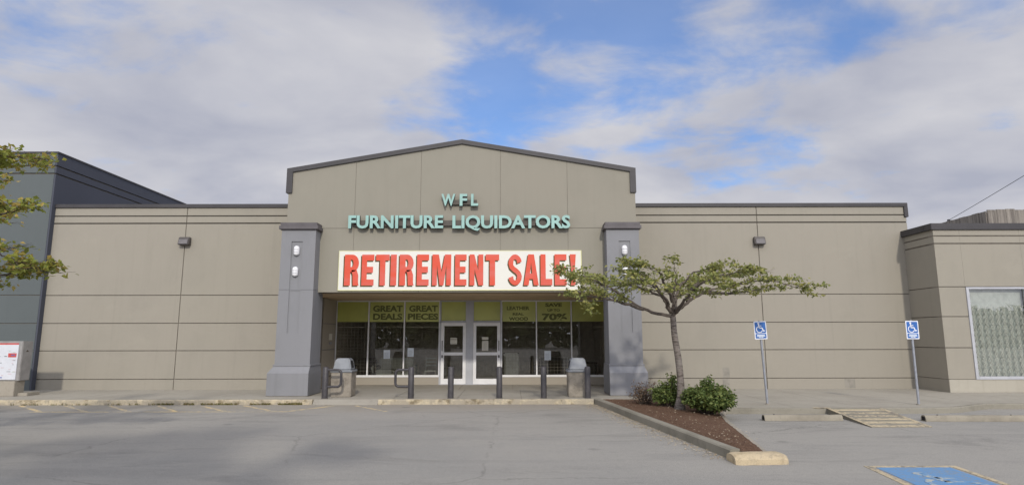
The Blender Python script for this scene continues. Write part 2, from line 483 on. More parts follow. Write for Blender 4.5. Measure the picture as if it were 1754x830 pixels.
M['glass'] = m_glass('shop_glass', (0.93, 0.93, 0.90), 2.05)
M['film'] = plain('green_window_film', (0.50, 0.53, 0.135), 0.35, 0, 0.12, 0.8, spec=0.6)
M['lattice'] = plain('pale_lattice', (0.60, 0.62, 0.61), 0.5, 0.2)
M['blind'] = plain('grey_blind', (0.46, 0.50, 0.50), 0.7)

# ------------------------------------------------------------------ mesh building
class MB:
    def __init__(s):
        s.v = []; s.f = []; s.mi = []

    def add(s, vs_, fs, mi=0):
        o = len(s.v)
        s.v += [tuple(p) for p in vs_]
        s.f += [tuple(o + i for i in f) for f in fs]
        s.mi += [mi] * len(fs)
        return s

    def box(s, x0, x1, y0, y1, z0, z1, mi=0):
        p = [(x, y, z) for z in (z0, z1) for y in (y0, y1) for x in (x0, x1)]
        return s.add(p, [(0, 2, 3, 1), (4, 5, 7, 6), (0, 1, 5, 4), (2, 6, 7, 3), (0, 4, 6, 2), (1, 3, 7, 5)], mi)

    def hexa(s, b, t, mi=0):
        """b, t: four points each (same winding)"""
        return s.add(list(b) + list(t), [(3, 2, 1, 0), (4, 5, 6, 7), (0, 1, 5, 4), (1, 2, 6, 5), (2, 3, 7, 6), (3, 0, 4, 7)], mi)

    def prism_xz(s, pts, y0, y1, mi=0, side=None):
        n = len(pts)
        v_ = [(x, y0, z) for x, z in pts] + [(x, y1, z) for x, z in pts]
        s.add(v_, [tuple(range(n)), tuple(range(2 * n - 1, n - 1, -1))], mi)
        o = len(s.v) - 2 * n
        s.f += [(o + i, o + n + i, o + n + (i + 1) % n, o + (i + 1) % n) for i in range(n)]
        s.mi += [mi if side is None else side] * n
        return s

    def prism_xy(s, pts, z0, z1, mi=0):
        n = len(pts)
        v_ = [(x, y, z0) for x, y in pts] + [(x, y, z1) for x, y in pts]
        s.add(v_, [tuple(range(n - 1, -1, -1)), tuple(range(n, 2 * n))] + [(i, (i + 1) % n, n + (i + 1) % n, n + i) for i in range(n)], mi)
        return s

    def tube(s, pts, rad, n=8, cap=True, mi=0):
        pts = [Vector(p) for p in pts]
        if isinstance(rad, (int, float)):
            rad = [rad] * len(pts)
        rings = []
        ref = Vector((0.13, 0.31, 0.94)).normalized()
        for i, p in enumerate(pts):
            d = (pts[min(i + 1, len(pts) - 1)] - pts[max(i - 1, 0)]).normalized()
            a = d.cross(ref)
            if a.length < 0.05:
                a = d.cross(Vector((1, 0, 0)))
            a.normalize(); b = d.cross(a).normalized()
            rings.append([p + (a * math.cos(2 * PI * k / n) + b * math.sin(2 * PI * k / n)) * rad[i] for k in range(n)])
        v_ = [q for r in rings for q in r]
        f = []
        for i in range(len(rings) - 1):
            for k in range(n):
                f.append((i * n + k, i * n + (k + 1) % n, (i + 1) * n + (k + 1) % n, (i + 1) * n + k))
        if cap:
            f.append(tuple(range(n - 1, -1, -1)))
            f.append(tuple((len(rings) - 1) * n + k for k in range(n)))
        return s.add(v_, f, mi)

    def obj(s, name, mats, parent=None, bevel=0.0, smooth=False, seg=2):
        me = bpy.data.meshes.new(name)
        me.from_pydata(s.v, [], s.f)
        if not isinstance(mats, (list, tuple)):
            mats = [mats]
        for m in mats:
            me.materials.append(m)
        me.polygons.foreach_set('material_index', s.mi)
        bm = bmesh.new(); bm.from_mesh(me)
        bmesh.ops.recalc_face_normals(bm, faces=bm.faces)
        if bevel:
            bmesh.ops.remove_doubles(bm, verts=bm.verts, dist=1e-5)
            bmesh.ops.bevel(bm, geom=[e for e in bm.edges if e.is_manifold and e.calc_face_angle(0) > 0.5], offset=bevel, segments=seg, affect='EDGES', clamp_overlap=True)
        bm.to_mesh(me); bm.free()
        if smooth:
            me.polygons.foreach_set('use_smooth', [True] * len(me.polygons))
            if hasattr(me, 'set_sharp_from_angle'):
                me.set_sharp_from_angle(angle=R(40))
        me.update()
        o = bpy.data.objects.new(name, me)
        COL.objects.link(o)
        if parent:
            o.parent = parent
            o.matrix_parent_inverse = Matrix.Translation(-parent.location) if parent.parent is None else Matrix.Identity(4)
        return o


def tag(o, label=None, cat=None, group=None, kind=None):
    for k, v_ in (('label', label), ('category', cat), ('group', group), ('kind', kind)):
        if v_:
            o[k] = v_
    return o


def thing(name, label, cat, loc=(0, 0, 0), group=None):
    o = bpy.data.objects.new(name, None)
    o.empty_display_size = 0.2
    COL.objects.link(o)
    o.location = loc
    return tag(o, label, cat, group)


def copy_tree(o, parent=None):
    c = o.copy(); COL.objects.link(c)
    if parent:
        c.parent = parent
    for ch in [x for x in bpy.data.objects if x.parent == o]:
        copy_tree(ch, c)
    return c


def clip(poly, a, b, c):
    """keep a*x+b*y <= c"""
    out = []
    for i in range(len(poly)):
        p, q = poly[i], poly[(i + 1) % len(poly)]
        dp = a * p[0] + b * p[1] - c; dq = a * q[0] + b * q[1] - c
        if dp <= 0:
            out.append(p)
        if (dp < 0 < dq) or (dq < 0 < dp):
            t = dp / (dp - dq)
            out.append((p[0] + (q[0] - p[0]) * t, p[1] + (q[1] - p[1]) * t))
    return out


def panels(poly, xs, zs):
    """cut a convex outline into panels along joints xs [(pos, width)], zs"""
    polys = [poly]
    for axis, js in ((0, xs), (1, zs)):
        for pos, w in js:
            new = []
            for p in polys:
                a, b = (1, 0) if axis == 0 else (0, 1)
                l = clip(p, a, b, pos - w / 2)
                r = clip(p, -a, -b, -(pos + w / 2))
                new += [q for q in (l, r) if len(q) >= 3]
            polys = new
    return polys


def panel_wall(name, outline, xs, zs, y, mat, parent, depth=0.25, proud=0.03, bevel=0.0):
    """slab with raised panels: joints are real grooves"""
    mb = MB()
    for p in panels(outline, xs, zs):
        mb.prism_xz(p, y, y + proud + 0.002, 0)
    mb.prism_xz(outline, y + proud, y + depth, 1)
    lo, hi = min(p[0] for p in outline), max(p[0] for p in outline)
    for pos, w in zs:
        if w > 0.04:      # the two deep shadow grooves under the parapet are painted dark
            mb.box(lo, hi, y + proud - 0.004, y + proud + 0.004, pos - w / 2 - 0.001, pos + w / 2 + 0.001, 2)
    return mb.obj(name, [mat, M['joint'], M['groove']], parent)


# ------------------------------------------------------------------ ground
g = MB()
g.add([(-400, -300, 0), (400, -300, 0), (400, 500, 0), (-400, 500, 0)], [(0, 1, 2, 3)])
tag(g.obj('parking_lot', M['asphalt']), kind='structure')


def slabs(name, poly, x0, x1, dxs, y0, y1, dys, z, mat, gap=0.012):
    mb = MB()
    xs = [(x0 + i * dxs, gap) for i in range(1, int((x1 - x0) / dxs) + 1)]
    ys = [(y0 + i * dys, gap) for i in range(1, int((y1 - y0) / dys) + 1)]
    for p in panels(poly, xs, ys):
        mb.prism_xy(p, z - 0.03, z)
    mb.prism_xy(poly, 0.004, z - 0.012, 1)
    return tag(mb.obj(name, [mat, M['joint']]), kind='structure')


WZ = 0.13
slabs('pavement', [(-40, 17.66), (2.2, 17.66), (2.2, 20.95), (-40, 20.95)], -40, 2.2, 1.83, 17.66, 21, 3.29, WZ, M['walk'])
slabs('pavement', [(-7.3, 20.954), (2.2, 20.954), (2.2, 23.1), (-7.3, 23.1)], -7.3, 2.2, 1.83, 20.954, 23.1, 2.2, WZ, M['walk'])
slabs('pavement', [(2.204, 17.66), (5.3, 17.66), (5.3, 23.1), (2.204, 23.1)], 2.2, 5.3, 1.55, 17.66, 23.1, 3.29, WZ, M['walk'])
slabs('pavement', [(5.304, 15.42), (10.3, 15.42), (10.3, 20.95), (5.304, 20.95)], 5.3, 10.3, 1.67, 15.42, 21, 2.75, WZ, M['walk'])
slabs('pavement', [(10.304, 15.42), (11.0, 15.62), (12.2, 16.35), (40, 16.45), (40, 20.95), (10.304, 20.95)], 10.3, 40, 1.83, 16, 21, 2.5, WZ, M['walk'])


def kerb(name, pts, w, h, mat, z0=0.0, seglen=2.4, top=None):
    """kerb stones along an outer line; body lies to the left of the walking direction"""
    mb = MB()
    pts = [Vector((*p, 0)) for p in pts]
    nrm = []
    for i in range(len(pts)):
        d = (pts[min(i + 1, len(pts) - 1)] - pts[max(i - 1, 0)]).normalized()
        nrm.append(Vector((-d.y, d.x, 0)))
    for i in range(len(pts) - 1):
        a, b = pts[i], pts[i + 1]
        n = max(1, round((b - a).length / seglen))
        for k in range(n):
            t0, t1 = k / n, (k + 1) / n
            gp = 0.004 / max((b - a).length, 0.01)
            t0 += gp if k else 0; t1 -= gp if k < n - 1 else 0
            p, q = a.lerp(b, t0), a.lerp(b, t1)
            np_, nq = nrm[i].lerp(nrm[i + 1], t0) * w, nrm[i].lerp(nrm[i + 1], t1) * w
            ba = 0.02
            prof = lambda c, nn: [c, c + nn, c + nn + Vector((0, 0, h)), c + nn * 0.22 + Vector((0, 0, h)), c + nn * 0.06 + Vector((0, 0, h - ba))]
            A, B = prof(p, np_), prof(q, nq)
            A = [v_ + Vector((0, 0, z0)) for v_ in A]; B = [v_ + Vector((0, 0, z0)) for v_ in B]
            m_ = len(A)
            mb.add(A + B, [tuple(range(m_)), tuple(range(2 * m_ - 1, m_ - 1, -1))] + [(j, m_ + j, m_ + (j + 1) % m_, (j + 1) % m_) for j in range(m_)])
    return tag(mb.obj(name, mat), kind='structure')


kerb('kerb', [(-40, 17.5), (-5.6, 17.5)], 0.156, 0.134, M['kerb_yellow'])
kerb('kerb', [(-3.75, 17.5), (2.28, 17.5)], 0.156, 0.134, M['kerb_yellow'])
# dropped kerb with its little ramp
mb = MB()
mb.hexa([(-5.6, 17.38, 0.001), (-3.75, 17.38, 0.001), (-3.75, 17.656, 0.001), (-5.6, 17.656, 0.001)],
        [(-5.55, 17.38, 0.012), (-3.8, 17.38, 0.012), (-3.752, 17.656, 0.126), (-5.598, 17.656, 0.126)])
tag(mb.obj('kerb_ramp', M['walk']), kind='structure')
kerb('kerb', [(5.2, 15.26), (10.3, 15.26), (11.05, 15.46), (12.25, 16.19), (40, 16.29)], 0.156, 0.134, M['kerb'])

# planting bed kerb (left flank), low edging (right flank)
ISL_L = [(2.29, 17.62), (2.46, 16.4), (2.72, 14.3), (3.05, 11.8), (3.33, 9.72)]
kerb('bed_kerb', ISL_L, 0.17, 0.15, M['kerb'], seglen=1.9)
ISL_R = [(3.98, 9.62), (4.35, 11.6), (4.68, 13.5), (5.02, 14.9), (5.2, 15.26)]
kerb('bed_edging', ISL_R, 0.10, 0.06, M['kerb_light'], seglen=1.5)
kerb('bed_kerb', [(5.2, 15.42), (5.2, 17.6)], 0.10, 0.15, M['kerb'], seglen=1.5)


def bed_edges(t):
    def at(pl, yv):
        pl = sorted(pl, key=lambda p: p[1])
        if yv <= pl[0][1]:
            return pl[0][0]
        for a, b in zip(pl, pl[1:]):
            if yv <= b[1]:
                return a[0] + (b[0] - a[0]) * (yv - a[1]) / (b[1] - a[1])
        return pl[-1][0]
    yv = 9.7 + t * (17.66 - 9.7)
    return at(ISL_L, yv) + 0.165, at(ISL_R + [(5.12, 17.7)], yv) - 0.07, yv


random.seed(5)
mb = MB()
NX, NY = 44, 150
vv = []
for j in range(NY + 1):
    xl, xr, yv = bed_edges(j / NY)
    for i in range(NX + 1):
        t = i / NX
        x = xl + (xr - xl) * t
        edge = min(1, min(t, 1 - t) * 5) * min(1, min(j, NY - j) / 8)
        z = (0.125 * (1 - t) + 0.05 * t) + edge * 0.055 + 0.03 * mnoise.noise(Vector((x * 1.6, yv * 1.6, 0))) * edge
        z += 0.016 * mnoise.noise(Vector((x * 17, yv * 17, 3)))
        if yv > 15.3:
            z = max(z, 0.1 + edge * 0.05)
        vv.append((x, yv, z))
W_ = NX + 1
mb.add(vv, [(j * W_ + i, j * W_ + i + 1, (j + 1) * W_ + i + 1, (j + 1) * W_ + i) for j in range(NY) for i in range(NX)])
tag(mb.obj('mulch_bed', M['mulch'], smooth=True), 'brown bark mulch filling the planting bed', kind='structure')

# painted cream end block of the bed
mb = MB()
seg = 12
prof = [(-0.02, 0.0), (-0.015, 0.075), (0.05, 0.125), (0.16, 0.14), (0.30, 0.135), (0.40, 0.115), (0.44, 0.07), (0.45, 0.0)]
rows = []
for i in range(seg + 1):
    t = i / seg
    x = 3.27 + t * 0.80
    sh = 0.05 * t
    e = 1 - 0.55 * max(0, abs(t - 0.5) * 2 - 0.82) / 0.18
    rr = []
    for (yy, z) in prof:
        yc = 0.215
        rr.append((x, 9.29 + sh + yc + (yy - yc) * (0.72 + 0.28 * e), z * (0.72 + 0.28 * e) + 0.006 * mnoise.noise(Vector((x * 9, yy * 9, z * 9)))))
    rows.append(rr)
m_ = len(prof)
mb.add([p for r in rows for p in r], [(i * m_ + j, (i + 1) * m_ + j, (i + 1) * m_ + j + 1, i * m_ + j + 1) for i in range(seg) for j in range(m_ - 1)] + [tuple(range(m_)), tuple(seg * m_ + j for j in range(m_ - 1, -1, -1))])
tag(mb.obj('kerb_end_block', M['block'], smooth=True), 'cream yellow painted concrete end block at the tip of the mulch bed', 'kerb block')

# ------------------------------------------------------------------ painted markings
def stroke(mb, pts, w, z0=0, z1=0.004, plane='xy', y=0.0, rounded=True):
    """flat ribbon along 2D points"""
    pts = [Vector((p[0], p[1])) for p in pts]
    l, r = [], []
    for i in range(len(pts)):
        if i == 0:
            d = (pts[1] - pts[0]).normalized(); k = 1
        elif i == len(pts) - 1:
            d = (pts[-1] - pts[-2]).normalized(); k = 1
        else:
            d1 = (pts[i] - pts[i - 1]).normalized(); d2 = (pts[i + 1] - pts[i]).normalized()
            d = (d1 + d2).normalized(); k = 1 / max(0.5, d.dot(d1))
        n = Vector((-d.y, d.x)) * w / 2 * k
        l.append(pts[i] + n); r.append(pts[i] - n)
    poly = [(p.x, p.y) for p in l] + [(p.x, p.y) for p in reversed(r)]
    n = len(l)
    for i in range(n - 1):
        q = [tuple(l[i]), tuple(l[i + 1]), tuple(r[i + 1]), tuple(r[i])]
        if plane == 'xy':
            mb.prism_xy(q, z0, z1)
        else:
            mb.prism_xz(q, z0, z1)
    return mb


mb = MB()
for a, b in [(-13.6, -12.0), (-12.35, -10.85), (-11.15, -9.75), (-9.85, -8.55), (-8.65, -7.3), (-7.45, -6.05)]:
    stroke(mb, [(a, 17.34), (b, 15.95)], 0.11, 0.001, 0.004)
stroke(mb, [(-12.2, 15.9), (-5.7, 15.9)], 0.10, 0.001, 0.0035)
stroke(mb, [(-5.7, 15.95), (-4.9, 17.2)], 0.10, 0.001, 0.004)
stroke(mb, [(-3.2, 15.9), (-4.3, 17.2)], 0.10, 0.001, 0.004)
tag(mb.obj('yellow_hatching', M['line_yellow']), kind='structure')

# ISA wheelchair figure, unit box about 1 x 1 (x right, y up)
def isa(mb, ox, oy, s, fn):
    """fn(mb, pts, w) draws a ribbon, head included"""
    def P(x, y):
        return (ox + x * s, oy + y * s)
    head = [P(0.36 + 0.05 * math.cos(a * PI / 6), 0.93 + 0.05 * math.sin(a * PI / 6)) for a in range(13)]
    fn(mb, head, 0.09 * s)
    fn(mb, [P(0.37, 0.83), P(0.40, 0.47)], 0.12 * s)
    fn(mb, [P(0.39, 0.68), P(0.64, 0.68)], 0.08 * s)
    fn(mb, [P(0.37, 0.47), P(0.68, 0.47), P(0.82, 0.16), P(0.96, 0.20)], 0.10 * s)
    arc = [P(0.42 + 0.30 * math.cos(R(a)), 0.33 + 0.30 * math.sin(R(a))) for a in range(118, 352, 13)]
    fn(mb, arc, 0.075 * s)


bl = MB().prism_xy([(5.03, 7.5), (6.08, 7.5), (6.26, 9.10), (5.2, 9.10)], 0.001, 0.0045)
bayo = tag(bl.obj('bay_symbol', M['blue_paint']), kind='structure')
mb = MB()
isa(mb, 5.2, 7.75, 1.0, lambda m_b, p, w: stroke(m_b, p, w, 0.005, 0.0085))
mb.obj('wheelchair_figure', M['symbol_paint'], bayo)
mb = MB()
stroke(mb, [(4.92, 7.46), (5.12, 9.16), (6.36, 9.16), (6.18, 7.46)], 0.09, 0.001, 0.0055)
mb.obj('border_line', M['line_ramp'], bayo)

# striped kerb ramp on the right
b4 = [(7.42, 13.0, 0.002), (8.66, 13.0, 0.002), (9.0, 15.257, 0.002), (7.66, 15.257, 0.002)]
t4 = [(7.42, 13.0, 0.010), (8.66, 13.0, 0.010), (9.0, 15.257, 0.128), (7.66, 15.257, 0.128)]
rampo = tag(MB().hexa(b4, t4).obj('striped_ramp', M['kerb']), kind='structure')
mb = MB()


def ramp_pt(s_, t):
    a = Vector(t4[0]).lerp(Vector(t4[1]), s_); b = Vector(t4[3]).lerp(Vector(t4[2]), s_)
    return a.lerp(b, t)


def ramp_bar(s0, t0, s1, t1, s2, t2, s3, t3, up=0.004):
    ps = [ramp_pt(s0, t0), ramp_pt(s1, t1), ramp_pt(s2, t2), ramp_pt(s3, t3)]
    mb.hexa([p + Vector((0, 0, 0.0005)) for p in ps], [p + Vector((0, 0, up)) for p in ps])


for t in (0.0, 0.17, 0.34, 0.51, 0.68, 0.85):
    ramp_bar(0.07, t, 0.93, t, 0.93, t + 0.09, 0.07, t + 0.09)
ramp_bar(-0.01, 0.0, 0.06, 0.0, 0.06, 1.0, -0.01, 1.0)
ramp_bar(0.94, 0.0, 1.01, 0.0, 1.01, 1.0, 0.94, 1.0)
mb.obj('ramp_stripes', M['line_ramp'], rampo)
mb = MB().box(7.35, 7.75, 15.262, 15.40, WZ + 0.0045, WZ + 0.0085)
mb.obj('kerb_paint', M['line_ramp'], rampo)

# ------------------------------------------------------------------ furniture store
YW = 20.9
S = thing('store_building', 'wide tan single-storey store with central gabled porch, glass front and two blue-grey pillars', 'building', (-1.6, 20.9, 0))
ZJ = [(6.05, 0.045), (5.79, 0.05), (3.29, 0.028), (2.34, 0.028), (1.42, 0.028), (0.48, 0.028)]
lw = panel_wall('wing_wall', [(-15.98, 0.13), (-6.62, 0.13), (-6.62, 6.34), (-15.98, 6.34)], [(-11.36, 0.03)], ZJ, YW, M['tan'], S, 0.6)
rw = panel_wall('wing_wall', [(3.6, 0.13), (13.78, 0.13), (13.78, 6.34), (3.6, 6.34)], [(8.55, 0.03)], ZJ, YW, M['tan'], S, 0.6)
# rear volume and roof deck (behind the parapets)
mb = MB()
mb.box(-15.97, -6.66, 21.51, 34, 0.0, 5.9)
mb.box(3.64, 13.76, 21.5, 34, 0.0, 5.9)
mb.box(-6.66, 3.64, 33.6, 34, 0.0, 5.9)
mb.box(-6.66, 3.64, 23.4, 33.6, 3.5, 5.9)
mb.obj('rear_building', M['roof'], S)
MB().box(-15.98, -7.2, YW - 0.05, YW + 0.32, 6.342, 6.47).obj('parapet_coping', M['coping'], S, bevel=0.008)
mb = MB()
mb.box(3.98, 13.84, YW - 0.05, YW + 0.32, 6.342, 6.47)
mb.box(13.70, 13.84, YW - 0.052, YW + 0.30, 5.97, 6.341)
mb.obj('parapet_coping', M['coping'], S, bevel=0.008)

# porch: gabled head
YP = 19.1
GA = [(-7.18, 5.22), (3.96, 5.22), (3.96, 7.10), (-1.62, 8.06), (-7.18, 7.10)]
GA = [(-7.18, 3.25), (3.96, 3.25), (3.96, 7.10), (-1.62, 8.06), (-7.18, 7.10)]
gw = panel_wall('gable_wall', GA, [(-5.03, 0.012), (-2.93, 0.012), (-0.37, 0.012), (1.78, 0.012)], [(5.28, 0.013)], YP, M['porch_tan'], S, 0.4, 0.012)
mb = MB()
mb.prism_xz([(-7.18, 3.253), (3.96, 3.253), (3.96, 7.09), (-1.62, 8.05), (-7.18, 7.09)], YP + 0.4, 23.0)
mb.obj('porch_body', M['porch_tan'], S)
mb = MB()
for (a, b) in (((-7.24, 7.09), (-1.62, 8.055)), ((3.98, 7.09), (-1.62, 8.055))):
    mb.prism_xz([a, b, (b[0], b[1] + 0.145), (a[0], a[1] + 0.145)], YP - 0.06, YP + 0.45)
mb.obj('gable_coping', M['coping'], S)
MB().box(-7.25, -7.06, YP - 0.058, YP + 0.44, 6.43, 7.235).obj('gable_coping_return', M['coping'], S)
mb = MB()
mb.box(3.80, 3.99, YP - 0.058, YP + 0.44, 6.43, 7.235)
mb.obj('gable_coping_return', M['coping'], S)
mb = MB()
mb.box(-6.62, 3.6, YP + 0.42, 23.06, 3.225, 3.25)
for k in range(1, 6):
    mb.box(-6.62 + k * 1.7, -6.62 + k * 1.7 + 0.02, YP + 0.45, 23.0, 3.218, 3.224)
mb.obj('soffit', M['soffit'], S)

# recess side walls (returns) and knee wall
for x0, x1 in ((-6.66, -6.62), (3.60, 3.64)):
    mb = MB()
    for z0, z1 in ((0.13, 0.466), (0.494, 1.406), (1.434, 2.326), (2.354, 3.22)):
        mb.box(x0 - (0.02 if x0 < 0 else -0.0), x1 + (0.0 if x0 < 0 else 0.02), 21.504, 23.08, z0, z1)
    mb.obj('recess_wall', M['recess'], S)
MB().box(-6.62, -2.72, 23.0, 23.2, 0.13, 0.40).obj('knee_wall', M['recess'], S)
mb = MB()
mb.box(-0.40, 3.60, 23.0, 23.2, 0.13, 0.40)
mb.obj('knee_wall', M['recess'], S)

# pillars
def pillar(xa, xb, flare_l, flare_r, gx0, gx1):
    """xa..xb shaft; the plinth flares outwards"""
    yf, yb = 18.65, 19.62
    mb = MB()
    pr_ = 0.022
    outer = [(xa, 1.02), (xb, 1.02), (xb, 5.14), (xa, 5.14)]
    # front skin with a sunk lighting channel
    mb.box(xa, gx0, yf, yb, 1.0, 3.285); mb.box(xa, gx0, yf, yb, 3.30, 5.14)
    mb.box(gx1, xb, yf, yb, 1.0, 3.285); mb.box(gx1, xb, yf, yb, 3.30, 5.14)
    mb.box(gx0, gx1, yf, yb, 4.79, 5.14); mb.box(gx0, gx1, yf, yb, 1.0, 1.98)
    mb.box(gx0, gx1, yf + 0.03, yb, 1.98, 4.79)
    mb.box(xa + 0.01, xb - 0.01, yf + 0.012, yb - 0.01, 3.28, 3.31)
    p = mb.obj('pillar', M['pillar'], S)
    mb = MB()
    mb.box(xa - flare_l, xb + flare_r, yf - 0.16, yb + 0.1, 0.145, 0.80)
    mb.hexa([(xa - flare_l, yf - 0.16, 0.80), (xb + flare_r, yf - 0.16, 0.80), (xb + flare_r, yb + 0.1, 0.80), (xa - flare_l, yb + 0.1, 0.80)],
            [(xa - 0.02, yf - 0.03, 1.0), (xb + 0.02, yf - 0.03, 1.0), (xb + 0.02, yb + 0.03, 1.0), (xa - 0.02, yb + 0.03, 1.0)])
    mb.box(xa - 0.035, xb + 0.035, yf - 0.045, yb + 0.04, 1.0, 1.05)
    mb.obj('plinth', M['pillar'], p, bevel=0.006)
    mb = MB()
    mb.box(xa - flare_l + 0.01, xb + flare_r - 0.01, yf - 0.15, yb + 0.09, 0.131, 0.145)
    mb.obj('plinth_joint', M['joint'], p)
    mb = MB()
    mb.box(xa - 0.03, xb + 0.03, yf - 0.03, YP - 0.003, 5.14, 5.17)
    mb.box(xa - 0.075, xb + 0.075, yf - 0.075, YP - 0.003, 5.17, 5.28)
    mb.box(xa - 0.04, xb + 0.04, yf - 0.04, YP - 0.003, 5.28, 5.38)
    mb.obj('cap', M['cap'], p, bevel=0.008)
    return p


pl_ = pillar(-7.15, -6.09, 0.15, 0.03, -6.83, -6.49)
pr2 = pillar(2.93, 3.94, 0.03, 0.10, 3.31, 3.66)

# ---- store front
YS = 23.06
ZT, ZB, ZTR = 3.222, 0.44, 2.40


def text_mesh(txt, size=1.0, offset=0.0, extrude=0.0):
    c = bpy.data.curves.new('txt', 'FONT')
    c.body = txt; c.size = size; c.offset = offset; c.extrude = extrude
    c.resolution_u = 3
    o = bpy.data.objects.new('txt', c); COL.objects.link(o)
    bpy.context.view_layer.update()
    dg = bpy.context.evaluated_depsgraph_get()
    me = bpy.data.meshes.new_from_object(o.evaluated_get(dg))
    bpy.data.objects.remove(o); bpy.data.curves.remove(c)
    return me


def fit_text(txt, x0, x1, z0, z1, y, thick, offset=0.012):
    """MB with the lettering standing in the XZ plane, facing -Y"""
    me = text_mesh(txt, 1.0, offset, 0.5)
    vs_ = [v_.co.copy() for v_ in me.vertices]
    ax, bx_ = min(v_.x for v_ in vs_), max(v_.x for v_ in vs_)
    ay, by_ = min(v_.y for v_ in vs_), max(v_.y for v_ in vs_)
    mb = MB()
    pts = [(x0 + (v_.x - ax) / (bx_ - ax) * (x1 - x0), y + (0.5 - v_.z) * thick, z0 + (v_.y - ay) / (by_ - ay) * (z1 - z0)) for v_ in vs_]
    mb.add(pts, [tuple(p.vertices) for p in me.polygons])
    bpy.data.meshes.remove(me)
    return mb


def store_window(x0, x1, lines, film=True):
    f = 0.045
    mb = MB()
    mb.box(x0, x0 + f / 2, YS - 0.05, YS + 0.06, ZB, ZT)
    mb.box(x1 - f / 2, x1, YS - 0.05, YS + 0.06, ZB, ZT)
    mb.box(x0 + f / 2, x1 - f / 2, YS - 0.05, YS + 0.06, ZT - 0.045, ZT)
    mb.box(x0, x1, YS - 0.08, YS + 0.06, 0.40, ZB + 0.035)
    w = mb.obj('window', M['frame'], S)
    a, b = x0 + f / 2, x1 - f / 2
    MB().box(a, b, YS, YS + 0.008, ZB + 0.035, ZT - 0.045).obj('glass_pane', M['glass'], w)
    MB().box(a + 0.01, b - 0.01, YS - 0.004, YS - 0.001, 2.43, ZT - 0.05).obj('green_film', M['film'], w)
    gm = MB()
    n = max(2, int((b - a) / 0.125))
    for i in range(1, n):
        x = a + (b - a) * i / n
        gm.box(x - 0.0035, x + 0.0035, YS + 0.10, YS + 0.107, 0.5, 2.42)
    for j in range(1, 16):
        z = 0.5 + j * 0.12
        gm.box(a, b, YS + 0.108, YS + 0.114, z - 0.003, z + 0.003)
    gm.box(a, b, YS + 0.098, YS + 0.122, 2.22, 2.25)
    gm.obj('security_grille', M['grille'], w)
    if lines:
        for (t, xa, xb, za, zb) in lines:
            fit_text(t, xa, xb, za, zb, YS - 0.0065, 0.002, 0.045).obj('window_lettering', M['film_ink'], w)
    return w


store_window(-6.60, -5.38, None)
store_window(-5.38, -4.04, [('GREAT', -5.24, -4.12, 2.80, 3.04), ('DEALS', -5.23, -4.13, 2.50, 2.74)])
store_window(-4.04, -2.72, [('GREAT', -3.88, -2.80, 2.80, 3.04), ('PIECES', -3.92, -2.78, 2.50, 2.74)])
store_window(-0.40, 0.91, [('LEATHER', -0.20, 0.66, 2.86, 3.00), ('REAL', 0.02, 0.44, 2.66, 2.76), ('WOOD', -0.12, 0.60, 2.46, 2.60)])
store_window(0.91, 2.22, [('SAVE', 1.25, 1.88, 2.98, 3.12), ('UP TO', 1.33, 1.80, 2.80, 2.90), ('70%', 1.12, 2.06, 2.47, 2.73)])
store_window(2.22, 3.60, None)


def transom(x0, x1):
    mb = MB()
    mb.box(x0, x1, YS - 0.05, YS + 0.06, ZT - 0.045, ZT)
    mb.box(x0, x1, YS - 0.055, YS + 0.06, 2.40, 2.455)
    mb.box(x0, x0 + 0.02, YS - 0.05, YS + 0.06, 2.455, ZT - 0.045); mb.box(x1 - 0.02, x1, YS - 0.05, YS + 0.06, 2.455, ZT - 0.045)
    w = mb.obj('transom_window', M['post'], S)
    MB().box(x0, x1, YS, YS + 0.008, 2.455, ZT - 0.045).obj('glass_pane', M['glass'], w)
    MB().box(x0 + 0.01, x1 - 0.01, YS - 0.004, YS - 0.001, 2.47, ZT - 0.05).obj('green_film', M['film'], w)
    return w


transom(-2.70, -1.72)
transom(-1.46, -0.43)
for x0, x1, yy in ((-1.72, -1.46, 0.06), (-2.72, -2.66, 0.055), (-0.44, -0.40, 0.055)):
    MB().box(x0, x1, YS - yy, YS + 0.075, 0.13, ZT).obj('door_post', M['post'], S)


def door(x0, x1, handle_side):
    mb = MB()
    st = 0.115
    y0, y1 = YS - 0.045, YS + 0.01
    mb.box(x0, x0 + st, y0, y1, 0.145, 2.39)
    mb.box(x1 - st, x1, y0, y1, 0.145, 2.39)
    mb.box(x0 + st, x1 - st, y0, y1, 2.27, 2.39)
    mb.box(x0 + st, x1 - st, y0, y1, 1.19, 1.30)
    mb.box(x0 + st, x1 - st, y0, y1, 0.145, 0.34)
    d = mb.obj('door', M['frame'], S)
    for z0, z1 in ((0.34, 1.19), (1.30, 2.27)):
        MB().box(x0 + st, x1 - st, YS - 0.02, YS - 0.012, z0, z1).obj('glass_pane', M['glass'], d)
    gm = MB()
    n = 6
    for i in range(1, n):
        x = x0 + st + (x1 - x0 - 2 * st) * i / n
        gm.box(x - 0.0035, x + 0.0035, YS + 0.03, YS + 0.037, 0.34, 2.27)
    for j in range(16):
        z = 0.40 + j * 0.12
        gm.box(x0 + st, x1 - st, YS + 0.038, YS + 0.044, z - 0.003, z + 0.003)
    gm.obj('security_grille', M['grille'], d)
    hx = x1 - 0.05 if handle_side > 0 else x0 + 0.05
    hm = MB().tube([(hx, y0, 1.36), (hx, y0 - 0.06, 1.36), (hx, y0 - 0.06, 1.72), (hx, y0, 1.72)], 0.014, 6)
    hm.box(hx - 0.025, hx + 0.025, y0 - 0.012, y0, 1.10, 1.20)
    hm.obj('door_handle', M['bollard'], d)


door(-2.655, -1.725, -1)
door(-1.455, -0.445, 1)
MB().box(-2.7, -0.42, YS - 0.16, YS + 0.1, 0.131, 0.142).obj('threshold', M['post'], S)

